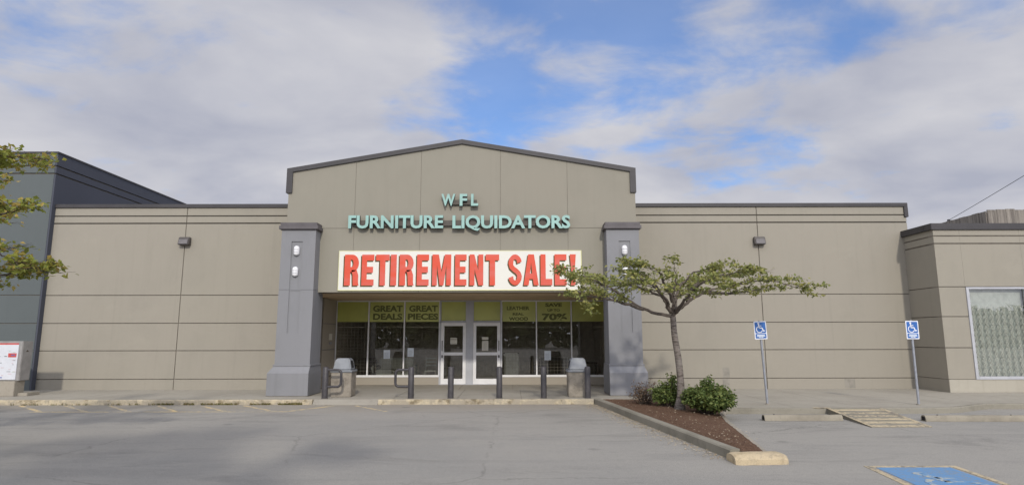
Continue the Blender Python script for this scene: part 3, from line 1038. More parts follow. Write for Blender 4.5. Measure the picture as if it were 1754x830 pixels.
# interior shell
mb = MB()
mb.box(-6.64, 3.62, 23.45, 33.5, 0.06, 0.12)
mb.obj('shop_floor', M['inside_floor'], S)
mb = MB()
mb.box(-6.64, 3.62, 27.4, 27.6, 0.12, 3.45)
mb.box(-6.66, -6.60, 23.22, 30.4, 0.12, 3.45)
mb.box(3.60, 3.66, 23.22, 30.4, 0.12, 3.45)
mb.box(-6.64, 3.62, 23.2, 33.5, 3.45, 3.5)
mb.obj('shop_interior_wall', M['inside_wall'], S)
MB().box(-6.64, 3.62, 23.2, 23.45, 0.06, 0.12).obj('shop_floor_edge', M['inside_floor'], S)
MB().box(-6.62, 3.6, 23.0, 23.3, 3.252, 3.46).obj('storefront_header', M['soffit'], S)

# touch-up patches on the right wing
for (x0, x1, z0, z1) in ((7.06, 7.30, 0.16, 0.46), (7.08, 7.31, 0.50, 0.84), (11.15, 11.5, 0.16, 0.46)):
    MB().box(x0, x1, YW - 0.003, YW + 0.001, z0, z1).obj('paint_patch', M['patch'], rw)

# ------------------------------------------------------------------ taller grey neighbour on the left
G = thing('grey_building', 'taller dark grey flat-roofed building adjoining the left end of the tan store', 'building', (-16.2, 20.7, 0))
YG = 20.72
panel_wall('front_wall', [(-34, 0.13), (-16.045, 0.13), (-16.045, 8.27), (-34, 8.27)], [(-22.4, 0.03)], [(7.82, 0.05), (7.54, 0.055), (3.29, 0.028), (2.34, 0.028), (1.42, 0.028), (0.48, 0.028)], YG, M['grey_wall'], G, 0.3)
mb = MB()
# side wall facing right, with the same two parapet grooves
for z0, z1 in ((0.13, 7.51), (7.565, 7.79), (7.845, 8.27)):
    mb.box(-16.04, -15.985, YG + 0.004, 34.5, z0, z1, 0)
mb.box(-16.30, -16.05, YG + 0.31, 34.5, 0.13, 8.26, 1)
mb.obj('side_wall', [M['grey_side'], M['joint']], G)
mb = MB(); mb.box(-34, -16.32, YG + 0.32, 34.5, 0.0, 7.9)
mb.obj('rear_building', M['roof'], G)
mb = MB(); mb.box(-34, -15.96, YG - 0.03, YG + 0.3, 8.272, 8.33); mb.box(-16.3, -15.96, YG + 0.302, 34.6, 8.272, 8.33)
mb.obj('coping', M['coping'], G)

# ------------------------------------------------------------------ lower tan neighbour on the right
B = thing('low_tan_building', 'low tan building with a lattice-covered window, set forward at the right end', 'building', (13.6, 19.4, 0))
YB = 19.4
ZB2 = [(5.05, 0.045), (4.80, 0.05), (3.41, 0.028), (2.47, 0.028), (1.50, 0.028)]
mb = MB()
def front_panels(poly):
    for p in panels(poly, [], ZB2):
        mb.prism_xz(p, YB, YB + 0.032, 0)
front_panels([(13.6, 0.54), (14.44, 0.54), (14.44, 5.25), (13.6, 5.25)])
front_panels([(14.444, 3.42), (16.37, 3.42), (16.37, 5.25), (14.444, 5.25)])
front_panels([(16.374, 0.54), (30, 0.54), (30, 5.25), (16.374, 5.25)])
mb.box(13.602, 14.44, YB + 0.03, YB + 0.25, 0.13, 5.24, 1)
mb.box(14.44, 16.37, YB + 0.03, YB + 0.25, 3.40, 5.24, 1)
mb.box(16.37, 30, YB + 0.03, YB + 0.25, 0.13, 5.24, 1)
mb.obj('front_wall', [M['tan'], M['joint']], B)
mb = MB()
for p in panels([(YB + 0.034, 0.13), (YW - 0.003, 0.13), (YW - 0.003, 5.25), (YB + 0.034, 5.25)], [], ZB2 + [(0.53, 0.02)]):
    n_ = len(p)
    mb.add([(13.6, a, b) for a, b in p] + [(13.63, a, b) for a, b in p], [tuple(range(n_)), tuple(range(2 * n_ - 1, n_ - 1, -1))] + [(i, n_ + i, n_ + (i + 1) % n_, (i + 1) % n_) for i in range(n_)])
mb.box(13.625, 13.80, YB + 0.26, YW - 0.01, 0.13, 5.24, 1)
mb.obj('side_wall', [M['tan'], M['joint']], B)
mb = MB(); mb.box(13.6, 30, YB - 0.012, YB + 0.03, 0.13, 0.525)
mb.obj('concrete_base', M['old_concrete'], B, bevel=0.006)
mb = MB(); mb.box(13.85, 30, YW + 0.4, 30, 0, 5.1); mb.box(16.6, 30, YB + 0.26, YW + 0.39, 0, 5.1); mb.box(13.82, 16.6, YB + 0.26, YW + 0.39, 5.0, 5.1)
mb.obj('rear_building', M['roof'], B)
mb = MB()
mb.box(13.52, 30, YB - 0.06, YB + 0.3, 5.252, 5.46)
mb.box(13.52, 13.82, YB + 0.302, YW + 0.6, 5.252, 5.46)
mb.obj('coping', M['coping'], B, bevel=0.008)
mb = MB()
mb.box(14.445, 14.53, YB - 0.03, YB + 0.05, 0.53, 3.40); mb.box(16.29, 16.37, YB - 0.03, YB + 0.05, 0.53, 3.40)
mb.box(14.53, 16.29, YB - 0.03, YB + 0.05, 3.34, 3.40); mb.box(14.53, 16.29, YB - 0.035, YB + 0.05, 0.53, 0.62)
wf = mb.obj('window', M['post'], B)
MB().box(14.53, 16.29, YB + 0.022, YB + 0.03, 0.62, 3.34).obj('glass_pane', M['glass'], wf)
MB().box(14.50, 16.32, YB + 0.14, YB + 0.16, 0.55, 3.38).obj('blind', M['blind'], wf)
mb = MB()
nx = 9
for i in range(nx):
    x = 14.53 + (i + 0.5) * 1.76 / nx
    for s_ in (-1, 1):
        pts = []
        for j in range(0, 14):
            z = 0.62 + j * 0.168
            off = 0.049 * s_ * (1 if j % 2 == 0 else -1)
            pts.append((x + off, z))
        for a, b in zip(pts, pts[1:]):
            mb.tube([(a[0], YB + 0.06 + 0.012 * s_, a[1]), (b[0], YB + 0.06 + 0.012 * s_, b[1])], 0.012, 4, False)
mb.obj('diamond_lattice', M['lattice'], wf)

# weathered rooftop structure far right, and overhead cable
T = thing('boarded_building', 'taller building behind with weathered vertical board cladding at its top, far right', 'building', (24, 27, 0))
mb = MB()
for i in range(26):
    x = 21.5 + i * 0.42
    mb.box(x, x + 0.405, 27.0, 27.05, 0.0, 7.50 + 0.02 * (i % 3))
for i in range(14):
    y = 27.06 + i * 0.42
    mb.box(21.45, 21.5, y, y + 0.405, 0.0, 7.44 + 0.015 * (i % 2))
mb.obj('board_cladding', M['boards'], T)
MB().box(21.5, 32.4, 27.05, 32.9, 0, 7.38).obj('wall', M['joint'], T)
MB().box(21.40, 32.5, 32.95, 33.0, 7.2, 7.5).obj('parapet', M['coping'], T)
cb = MB()
pa, pb = Vector((21.9, 30.0, 7.6)), Vector((19.9, 21.0, 8.6))
pb2 = pa + (pb - pa) * 2.2
pts = []
for i in range(21):
    t = i / 20
    p = pa.lerp(pb2, t); p.z -= 0.5 * t * (1 - t)
    pts.append(p)
cb.tube(pts, 0.012, 5)
cb.box(21.85, 21.95, 29.95, 30.05, 7.36, 7.64)
tag(cb.obj('overhead_cable', M['cable']), 'thin black cable rising to the right above the low tan building', 'cable')

# ------------------------------------------------------------------ signs on the store
CL = thing('channel_letter_sign', 'pale teal raised letters reading WFL FURNITURE LIQUIDATORS on the gable', 'sign', (-1.66, YP, 5.2))


def split_islands(mb):
    par = list(range(len(mb.v)))
    def find(a):
        while par[a] != a:
            par[a] = par[par[a]]; a = par[a]
        return a
    # merge by position too
    pos = {}
    for i, p in enumerate(mb.v):
        k = (round(p[0], 4), round(p[1], 4), round(p[2], 4))
        if k in pos:
            par[find(i)] = find(pos[k])
        else:
            pos[k] = i
    for f in mb.f:
        for i in f[1:]:
            par[find(i)] = find(f[0])
    out = {}
    for f in mb.f:
        out.setdefault(find(f[0]), []).append(f)
    res = []
    for fs in out.values():
        ids = sorted({i for f in fs for i in f}); mp = {i: k for k, i in enumerate(ids)}
        q = MB(); q.add([mb.v[i] for i in ids], [tuple(mp[i] for i in f) for f in fs])
        res.append(q)
    res.sort(key=lambda q: min(v_[0] for v_ in q.v))
    return res


def channel_word(txt, x0, x1, z0, z1, race):
    # per-letter placement keeps wide letter spacing
    mb = fit_text(txt, x0, x1, z0, z1, YP - 0.20, 0.11, 0.032)
    for q in split_islands(mb):
        for k, f in enumerate(q.f):
            ys = [q.v[i][1] for i in f]
            q.mi[k] = 0 if max(ys) < YP - 0.199 else 1
        q.obj('letter', [M['letter'], M['letter_side']], CL)
    MB().box(race[0], race[1], YP - 0.088, YP - 0.002, race[2], race[3]).obj('raceway', M['raceway'], CL)


channel_word('W', -2.24, -1.80, 5.965, 6.35, (-2.0, -1.12, 6.03, 6.18))
for ch_, xa_, xb_ in (('F', -1.66, -1.42), ('L', -1.30, -1.07)):
    q_ = fit_text(ch_, xa_, xb_, 5.965, 6.35, YP - 0.20, 0.11, 0.032)
    for k, f in enumerate(q_.f):
        q_.mi[k] = 0 if max(q_.v[i][1] for i in f) < YP - 0.199 else 1
    q_.obj('letter', [M['letter'], M['letter_side']], CL)
channel_word('FURNITURE', -5.17, -2.17, 5.24, 5.66, (-5.0, -2.2, 5.34, 5.52))
channel_word('LIQUIDATORS', -1.88, 1.84, 5.16, 5.66, (-1.85, 1.7, 5.34, 5.52))
MB().box(-2.2, -1.85, YP - 0.086, YP - 0.003, 5.345, 5.515).obj('raceway', M['raceway'], CL)

BN = thing('sale_banner', 'long white banner reading RETIREMENT SALE! in red letters above the entrance', 'banner', (-1.63, YP - 0.03, 3.3))
MB().box(-5.46, 2.19, YP - 0.045, YP - 0.003, 3.295, 4.555).obj('banner_sheet', M['banner'], BN)
mb = MB()
for (x0, x1, z0, z1) in ((-5.46, 2.19, 3.295, 3.32), (-5.46, 2.19, 4.54, 4.555), (-5.46, -5.445, 3.32, 4.54), (2.165, 2.19, 3.32, 4.54)):
    mb.box(x0, x1, YP - 0.049, YP - 0.0455, z0, z1)
mb.obj('border_print', M['banner_edge'], BN)


def arcpts(cx, cz, rx, rz, a0, a1, n=8):
    return [(cx + rx * math.cos(R(a0 + (a1 - a0) * i / n)), cz + rz * math.sin(R(a0 + (a1 - a0) * i / n))) for i in range(n + 1)]


def band(outer, inner):
    """quads between two equally long point lists"""
    return [[outer[i], outer[i + 1], inner[i + 1], inner[i]] for i in range(len(outer) - 1)]


def block_letter(ch):
    s_, h = 0.42, 0.195     # stem width, bar height as fractions of the letter box
    if ch == 'I':
        return [[(0, 0), (1, 0), (1, 1), (0, 1)]]
    if ch == 'E':
        return [[(0, 0), (1, 0), (1, h), (s_, h), (s_, 0.41), (0.92, 0.41), (0.92, 0.41 + h), (s_, 0.41 + h), (s_, 1 - h), (1, 1 - h), (1, 1), (0, 1)]]
    if ch == 'L':
        return [[(0, 0), (1, 0), (1, h * 1.05), (s_ * 1.05, h * 1.05), (s_ * 1.05, 1), (0, 1)]]
    if ch == 'T':
        return [[(0.30, 0), (0.70, 0), (0.70, 1 - h), (1, 1 - h), (1, 1), (0, 1), (0, 1 - h), (0.30, 1 - h)]]
    if ch == 'M':
        return [[(0, 0), (0.25, 0), (0.25, 0.66), (0.40, 0), (0.60, 0), (0.75, 0.66), (0.75, 0), (1, 0), (1, 1), (0.66, 1), (0.50, 0.42), (0.34, 1), (0, 1)]]
    if ch == 'N':
        return [[(0, 0), (0.36, 0), (0.36, 0.52), (0.66, 0), (1, 0), (1, 1), (0.64, 1), (0.64, 0.48), (0.34, 1), (0, 1)]]
    if ch == 'A':
        return [[(0, 0), (0.33, 0), (0.385, 0.20), (0.385, 0.20), (0.43, 0.38), (0.5, 0.74), (0.5, 1), (0.31, 1)],
                [(1, 0), (0.69, 1), (0.5, 1), (0.5, 0.74), (0.57, 0.38), (0.615, 0.20), (0.67, 0)],
                [(0.385, 0.20), (0.615, 0.20), (0.57, 0.38), (0.43, 0.38)]]
    if ch == '!':
        return [[(0.12, 0), (0.88, 0), (0.88, 0.19), (0.12, 0.19)], [(0.28, 0.27), (0.72, 0.27), (1, 1), (0, 1)]]
    if ch == 'R':
        o = [(s_, 1)] + arcpts(0.55, 0.72, 0.45, 0.28, 90, -90, 10) + [(s_, 0.44)]
        i_ = [(s_, 0.84)] + arcpts(0.50, 0.72, 0.12, 0.12, 90, -90, 10) + [(s_, 0.60)]
        ps = [[(0, 0), (s_, 0), (s_, 1), (0, 1)]] + band(o, i_)
        ps.append([(0.62, 0), (1.03, 0), (0.98, 0.10), (0.98, 0.34), (0.86, 0.50), (0.5, 0.50), (0.5, 0.445), (0.58, 0.36)])
        return ps
    if ch == 'S':
        # outer and inner contours of an S, top curl then bottom curl
        cen = arcpts(0.5, 0.715, 0.315, 0.205, 5, 180, 9) + [(0.235, 0.60), (0.40, 0.52), (0.62, 0.45), (0.775, 0.37)] + arcpts(0.5, 0.285, 0.315, 0.205, 0, -175, 9)
        out = []
        L_, R_ = [], []
        for k in range(len(cen)):
            a = cen[max(0, k - 1)]; b = cen[min(len(cen) - 1, k + 1)]
            d = Vector((b[0] - a[0], b[1] - a[1])); d.normalize()
            nx_, nz_ = -d.y, d.x
            L_.append((cen[k][0] + nx_ * 0.185, cen[k][1] + nz_ * 0.08)); R_.append((cen[k][0] - nx_ * 0.185, cen[k][1] - nz_ * 0.08))
        return band(L_, R_)
    return []


def bx_px(c):   # position along the banner
    return (550 + c / 3.732 - 877) * 0.01841


LET = [('R', 152, 243), ('E', 262, 340), ('T', 352, 438), ('I', 446, 484), ('R', 503, 592), ('E', 614, 690), ('M', 712, 832), ('E', 857, 930), ('N', 950, 1037), ('T', 1052, 1138),
       ('S', 1197, 1283), ('A', 1294, 1390), ('L', 1402, 1476), ('E', 1492, 1568), ('!', 1590, 1628)]
for ch, c0, c1 in LET:
    x0, x1 = bx_px(c0), bx_px(c1)
    z0, z1 = 3.455, 4.43
    mb = MB()
    for (ddx, ddz, ya, yb, mi) in ((-0.035, -0.042, YP - 0.0480, YP - 0.0455, 1), (0, 0, YP - 0.0525, YP - 0.0485, 0)):
        for poly in block_letter(ch):
            mb.prism_xz([(x0 + (x1 - x0) * a + ddx, z0 + (z1 - z0) * b + ddz) for a, b in poly], ya, yb, mi)
    mb.obj('printed_letter', [M['red'], M['banner_shadow']], BN)

# ------------------------------------------------------------------ lamps
def pillar_lamp(x, z, label):
    y = 18.68
    t = thing('pillar_lamp', label, 'lamp', (x, y, z), 'white oval lamps on the pillars')
    mb = MB()
    def oval(rx, rz, y0, y1, sh=1.0):
        p = []
        for a in range(0, 180, 20):
            p.append((x + rx * math.cos(R(a)), z + (rz - rx) + rx * math.sin(R(a))))
        p.append((x - rx, z + (rz - rx)))
        for a in range(180, 360, 20):
            p.append((x + rx * math.cos(R(a)), z - (rz - rx) + rx * math.sin(R(a))))
        p.append((x + rx, z - (rz - rx)))
        return p
    mb.prism_xz(oval(0.095, 0.165, 0, 0), y - 0.03, y)
    mb.obj('lamp_base', M['lamp_base'], t)
    mb = MB()
    rows = [(0.085, 0.155, 0.03), (0.08, 0.15, 0.075), (0.055, 0.125, 0.105), (0.02, 0.09, 0.115)]
    ring = [[(a, y - d, b) for a, b in oval(rx, rz, 0, 0)] for rx, rz, d in rows]
    n = len(ring[0])
    mb.add([p for r in ring for p in r], [(i * n + k, i * n + (k + 1) % n, (i + 1) * n + (k + 1) % n, (i + 1) * n + k) for i in range(3) for k in range(n)] + [tuple(3 * n + k for k in range(n))])
    mb.obj('lamp_glass', M['lamp_white'], t, smooth=True)
    mb = MB()
    for dz_ in (-0.05, 0.03):
        mb.tube([(x - 0.085, y - 0.05, z + dz_), (x - 0.05, y - 0.115, z + dz_), (x + 0.05, y - 0.115, z + dz_), (x + 0.085, y - 0.05, z + dz_)], 0.006, 5)
    mb.obj('lamp_guard', M['lamp_base'], t)


pillar_lamp(-6.66, 4.50, 'white oval lamp, upper one on the left pillar')
pillar_lamp(-6.67, 3.85, 'white oval lamp, lower one on the left pillar')
pillar_lamp(3.48, 4.50, 'white oval lamp, upper one on the right pillar')
pillar_lamp(3.48, 3.85, 'white oval lamp behind the tree leaves, lower one on the right pillar')


def wall_pack(x, z, label):
    t = thing('wall_lamp', label, 'lamp', (x, YW, z), 'bronze box lamps on the wing walls')
    y = YW - 0.002
    mb = MB()
    mb.hexa([(x - 0.19, y - 0.20, z - 0.13), (x + 0.19, y - 0.20, z - 0.13), (x + 0.19, y, z - 0.13), (x - 0.19, y, z - 0.13)],
            [(x - 0.19, y - 0.13, z + 0.15), (x + 0.19, y - 0.13, z + 0.15), (x + 0.19, y, z + 0.15), (x - 0.19, y, z + 0.15)])
    mb.obj('lamp_housing', M['bronze'], t, bevel=0.02)
    MB().hexa([(x - 0.15, y - 0.212, z - 0.10), (x + 0.15, y - 0.212, z - 0.10), (x + 0.15, y - 0.17, z - 0.10), (x - 0.15, y - 0.17, z - 0.10)],
              [(x - 0.15, y - 0.172, z + 0.06), (x + 0.15, y - 0.172, z + 0.06), (x + 0.15, y - 0.13, z + 0.06), (x - 0.15, y - 0.13, z + 0.06)]).obj('lamp_lens', M['bronze_lens'], t)


wall_pack(-11.33, 5.14, 'dark bronze box lamp high on the left wing wall')
wall_pack(8.56, 5.12, 'dark bronze box lamp high on the right wing wall above the tree')

# ------------------------------------------------------------------ small plates in the recess
mb = MB(); mb.box(-6.618, -6.60, 22.25, 22.60, 1.76, 1.99)
tag(mb.obj('wall_plate', M['paper_cream'], None), 'pale square plate, the upper of two on the shaded wall left of the glass front', 'plate', 'plates in the recess')
mb = MB(); mb.box(-6.618, -6.60, 22.28, 22.58, 1.60, 1.69)
tag(mb.obj('wall_plate', M['lamp_base'], None), 'small grey plate, the lower of two on the shaded wall left of the glass front', 'plate', 'plates in the recess')

# notices taped to the glass
def notice(x0, x1, z0, z1, label, mat='paper', lines=6, split=False, yy=None):
    y = yy if yy else YS - 0.006
    t = thing('paper_notice', label, 'notice', ((x0 + x1) / 2, y, z0), 'paper notices on the glass')
    if split:
        mb = MB(); mb.box(x0, x1, y - 0.003, y, z0, z0 + (z1 - z0) * 0.72); mb.box(x0, x1, y - 0.003, y, z0 + (z1 - z0) * 0.80, z1)
    else:
        mb = MB(); mb.box(x0, x1, y - 0.003, y, z0, z1)
    mb.obj('sheet', M[mat], t)
    mb = MB()
    for i in range(lines):
        z = z0 + (z1 - z0) * (0.12 + 0.55 * i / max(1, lines - 1))
        mb.box(x0 + 0.03, x1 - 0.03 - 0.03 * (i % 2), y - 0.0045, y - 0.0035, z, z + 0.006)
    mb.obj('printed_lines', M['ink'], t)


notice(-4.79, -4.55, 1.07, 1.39, 'white notice in the window under the words GREAT DEALS')
notice(-3.90, -3.67, 1.14, 1.46, 'white notice in the window under the word PIECES')
notice(1.20, 1.44, 1.01, 1.35, 'white notice in the window under the figure 70%')
notice(-2.31, -2.06, 1.60, 1.83, 'small two-piece notice on the left glass door', 'paper_cream', 3, True, YS - 0.022)
notice(-1.13, -0.89, 1.36, 1.86, 'tall pale notice on the right glass door', 'paper_cream', 8, True, YS - 0.022)

# ------------------------------------------------------------------ shop furniture behind the glass
def sofa(x, y, w, mat, label):
    t = thing('sofa', label, 'sofa', (x, y, 0.12), 'furniture shown behind the glass')
    mb = MB(); mb.box(x - w / 2, x + w / 2, y, y + 0.85, 0.2, 0.50); mb.obj('seat_base', mat, t, bevel=0.04)
    mb = MB()
    n = 2 if w > 1.4 else 1
    for i in range(n):
        a = x - w / 2 + 0.18 + i * (w - 0.36) / n
        mb.box(a + 0.01, a + (w - 0.36) / n - 0.01, y - 0.05, y + 0.6, 0.505, 0.64)
    mb.obj('seat_cushion', mat, t, bevel=0.04)
    mb = MB(); mb.box(x - w / 2 + 0.18, x + w / 2 - 0.18, y + 0.62, y + 0.88, 0.505, 1.05); mb.obj('backrest', mat, t, bevel=0.06)
    for s_ in (-1, 1):
        cx = x + s_ * (w / 2 - 0.085)
        MB().box(cx - 0.085, cx + 0.085, y - 0.02, y + 0.84, 0.505, 0.78).obj('armrest', mat, t, bevel=0.05)
    for a in (-1, 1):
        for b in (0.08, 0.75):
            MB().box(x + a * (w / 2 - 0.1) - 0.03, x + a * (w / 2 - 0.1) + 0.03, y + b, y + b + 0.06, 0.12, 0.2).obj('foot', M['wood_dark'], t)


sofa(-5.75, 23.9, 1.1, M['sofa_dark'], 'dark armchair behind the leftmost window pane')
sofa(-4.6, 23.9, 1.7, M['sofa'], 'pale two-seat sofa behind the pane reading GREAT DEALS')
sofa(1.8, 24.6, 1.8, M['sofa_dark'], 'dark sofa behind the pane reading 70%')


def chair(x, y, label):
    t = thing('chair', label, 'chair', (x, y, 0.12), 'furniture shown behind the glass')
    MB().box(x - 0.22, x + 0.22, y - 0.22, y + 0.22, 0.55, 0.60).obj('seat', M['sofa'], t, bevel=0.015)
    mb = MB()
    for dz_ in (0.75, 0.88, 1.02):
        mb.box(x - 0.20, x + 0.20, y + 0.19, y + 0.215, dz_, dz_ + 0.05)
    mb.obj('backrest', M['sofa'], t)
    for a in (-1, 1):
        for b, zt in ((-0.2, 0.55), (0.2, 1.1)):
            MB().tube([(x + a * 0.22, y + b, 0.12), (x + a * 0.20, y + b, zt)], 0.018, 6).obj('leg', M['sofa'], t)


chair(-3.15, 24.0, 'pale slat-back chair behind the pane reading PIECES')
t = thing('mattress', 'upright pale mattress just inside the window right of the doors', 'mattress', (0.1, 24.2, 0.12), 'furniture shown behind the glass')
MB().box(-0.33, 0.25, 24.1, 24.3, 0.121, 1.25).obj('ticking', M['sofa'], t, bevel=0.04)
MB().box(-0.345, 0.265, 24.19, 24.21, 0.121, 1.262).obj('edge_piping', M['sofa_dark'], t, bevel=0.003)
t = thing('table', 'dark dining table behind the rightmost window pane', 'table', (2.9, 24.6, 0.12), 'furniture shown behind the glass')
MB().box(2.35, 3.4, 24.2, 25.0, 0.82, 0.87).obj('tabletop', M['wood_dark'], t, bevel=0.01)
for a in (2.42, 3.33):
    for b in (24.27, 24.93):
        MB().box(a - 0.03, a + 0.03, b - 0.03, b + 0.03, 0.121, 0.818).obj('leg', M['wood_dark'], t)

# ------------------------------------------------------------------ bollards
def bollard(x, label, hoop=0):
    y = 17.86
    t = thing('bollard', label, 'bollard', (x, y, WZ), 'charcoal bollards along the kerb')
    r = 0.085
    MB().tube([(x, y, WZ), (x, y, 0.98), (x, y, 1.005), (x, y, 1.02)], [r, r, r * 0.86, r * 0.5], 20).obj('post', M['bollard'], t, smooth=True)
    MB().tube([(x, y, WZ + 0.001), (x, y, WZ + 0.008)], r + 0.015, 20).obj('collar', M['joint'], t)
    if hoop:
        s_ = hoop
        pts = [(x + s_ * 0.05, y, 0.93)]
        for a in range(0, 91, 15):
            pts.append((x + s_ * (0.34 + 0.11 * math.sin(R(a))), y, 0.82 + 0.11 * math.cos(R(a))))
        for a in range(0, 91, 15):
            pts.append((x + s_ * (0.34 + 0.11 * math.cos(R(a))), y, 0.57 - 0.11 * math.sin(R(a))))
        pts.append((x + s_ * 0.05, y, 0.46))
        MB().tube(pts, 0.036, 10).obj('hoop_rail', M['bollard'], t, smooth=True)


bollard(-5.36, 'hooped bollard nearest the left pillar, its rail to the right', 1)
bollard(-2.90, 'hooped bollard left of the doors, its rail to the left', -1)
bollard(-1.76, 'plain bollard in front of the left glass door')
bollard(-0.37, 'plain bollard in front of the right door edge')
bollard(0.90, 'plain bollard midway between the doors and the right litter bin')
bollard(2.16, 'plain bollard standing just right of the right litter bin')

# ------------------------------------------------------------------ litter bins
def bin_(x, y, label):
    t = thing('litter_bin', label, 'litter bin', (x, y, WZ), 'concrete litter bins at the entrance')
    w = 0.29
    MB().hexa([(x - w, y - w, WZ), (x + w, y - w, WZ), (x + w, y + w, WZ), (x - w, y + w, WZ)],
              [(x - w - 0.01, y - w - 0.01, 0.84), (x + w + 0.01, y - w - 0.01, 0.84), (x + w + 0.01, y + w + 0.01, 0.84), (x - w - 0.01, y + w + 0.01, 0.84)]).obj('concrete_body', M['agg'], t, bevel=0.02)
    MB().box(x - w - 0.03, x + w + 0.03, y - w - 0.03, y + w + 0.03, 0.842, 0.90).obj('rim', M['bin_hood'], t, bevel=0.012)
    a, b = w - 0.02, w - 0.09
    MB().hexa([(x - a, y - a, 0.90), (x + a, y - a, 0.90), (x + a, y + a, 0.90), (x - a, y + a, 0.90)],
              [(x - b, y - b, 1.24), (x + b, y - b, 1.24), (x + b, y + b, 1.24), (x - b, y + b, 1.24)]).obj('hood', M['bin_hood'], t, bevel=0.03)
    for s_ in (-1, 1):
        q = lambda k, z, dy_: (x + s_ * (a + (b - a) * (z - 0.90) / 0.34 + k), y + dy_, z)
        MB().hexa([q(-0.01, 0.96, -0.15), q(0.004, 0.96, -0.15), q(0.004, 0.96, 0.15), q(-0.01, 0.96, 0.15)],
                  [q(-0.01, 1.17, -0.12), q(0.004, 1.17, -0.12), q(0.004, 1.17, 0.12), q(-0.01, 1.17, 0.12)]).obj('flap_opening', M['black'], t)


bin_(-5.02, 18.55, 'concrete litter bin with grey hood behind the leftmost hooped bollard')
bin_(1.93, 18.4, 'concrete litter bin with grey hood beside the rightmost bollard')

# ------------------------------------------------------------------ poster cabinet on the left
CABX = 0.22
t = thing('poster_cabinet', 'grey metal cabinet with a white printed front on a concrete plinth by the left kerb', 'cabinet', (-15.8, 19.1, WZ))
MB().box(-16.45, -15.05, 18.72, 19.12, 0.58, 1.76).obj('body', M['cab'], t, bevel=0.015)
MB().box(-16.40, -15.16, 18.702, 18.717, 0.62, 1.70).obj('poster', M['cab_white'], t)
mb = MB(); mb.box(-16.40, -15.16, 18.70, 18.7015, 1.655, 1.70)
mb.box(-15.45, -15.20, 18.6985, 18.7012, 1.28, 1.40)
mb.obj('red_print', M['cab_red'], t)
random.seed(8)
for nm, mt in (('pink_print', 'cab_pink'), ('green_print', 'cab_green'), ('grey_print', 'ink'), ('blue_print', 'cab_blue')):
    mb = MB()
    for _ in range(5 if nm == 'blue_print' else 16):
        x = -16.36 + 1.1 * random.random(); z = 0.66 + 0.9 * random.random()
        mb.box(x, x + 0.03 + 0.10 * random.random(), 18.6995 - 0.0002 * len(nm), 18.7012, z, z + (0.012 if nm != 'blue_print' else 0.03))
    mb.obj(nm, M[mt], t)
mb = MB(); mb.prism_xz([(0, 0), (0.11, 0), (0.055, 0.06)], 0, 0.001)
mb.v = [(-15.0495 + y_, 18.86 + x_, 1.44 + z_) for x_, y_, z_ in mb.v]
mb.obj('warning_mark', M['wood_dark'], t)
MB().box(-16.3, -15.12, 18.66, 19.05, WZ, 0.578).obj('concrete_plinth', M['kerb_light'], t, bevel=0.01)
MB().box(-15.115, -14.82, 18.8, 19.3, WZ, 0.22).obj('concrete_step', M['kerb_light'], t, bevel=0.01)

for ch in [o for o in bpy.data.objects if o.parent == t]:
    ch.matrix_parent_inverse = Matrix.Translation((CABX, 0, 0)) @ ch.matrix_parent_inverse

# ------------------------------------------------------------------ accessible parking signs
def parking_sign(bx, by, tx, label):
    t = thing('parking_sign', label, 'sign', (bx, by, WZ), 'blue accessible parking signs')
    top = Vector((tx, by, 2.27)); bot = Vector((bx, by, WZ - 0.01))
    MB().tube([bot, top], 0.030, 10).obj('pole', M['galv'], t, smooth=True)
    MB().tube([bot + Vector((0, 0, 0.012)), bot + Vector((0, 0, 0.03))], 0.06, 12).obj('foot_collar', M['kerb_light'], t)
    lean = math.atan2(tx - bx, 2.12)
    cx, cz = tx - 0.0, 2.02
    ca, sa = math.cos(lean), math.sin(lean)
    def P(a, b):   # plate coordinates to world XZ
        return (cx + a * ca + b * sa, cz - a * sa + b * ca)
    y0 = by - 0.045
    def rect(a0, a1, b0, b1, r=0.02):
        pts = []
        for (ca_, cb_, s0) in ((a1 - r, b1 - r, 0), (a0 + r, b1 - r, 90), (a0 + r, b0 + r, 180), (a1 - r, b0 + r, 270)):
            for k in range(4):
                an = R(s0 + k * 30)
                pts.append(P(ca_ + r * math.cos(an), cb_ + r * math.sin(an)))
        return pts
    MB().prism_xz(rect(-0.165, 0.165, -0.235, 0.235), y0, y0 + 0.006).obj('plate', M['sign_white'], t)
    m1 = MB(); m1.prism_xz(rect(-0.14, 0.14, -0.075, 0.21), y0 - 0.0025, y0 - 0.0005); m1.prism_xz(rect(-0.14, 0.14, -0.21, -0.09), y0 - 0.0025, y0 - 0.0005)
    m1.obj('blue_field', M['sign_blue'], t)
    m2 = MB()
    def fn(mb_, p, w):
        q = [P(a, b) for a, b in p]
        stroke(mb_, q, w, y0 - 0.0048, y0 - 0.0028, plane='xz')
    isa(m2, -0.135, -0.065, 0.262, fn)
    m2.obj('wheelchair_symbol', M['sign_white'], t)
    m3 = MB()
    for (a0, a1, b0, b1) in ((-0.10, 0.10, -0.135, -0.113), (-0.11, 0.11, -0.165, -0.145), (-0.06, 0.06, -0.192, -0.176)):
        m3.prism_xz(rect(a0, a1, b0, b1, 0.004), y0 - 0.0048, y0 - 0.0028)
    m3.obj('small_print', M['paper'], t)
    m4 = MB()
    for b in (0.19, -0.19):
        q = P(0, b); m4.tube([(q[0], by - 0.052, q[1]), (q[0], by - 0.03, q[1])], 0.009, 8)
    m4.obj('bolt', M['galv'], t)


parking_sign(6.60, 16.2, 6.52, 'blue accessible parking sign on a leaning pole, left one, beyond the bush')
parking_sign(10.38, 16.0, 10.38, 'blue accessible parking sign on an upright pole, right one, by the low tan building')

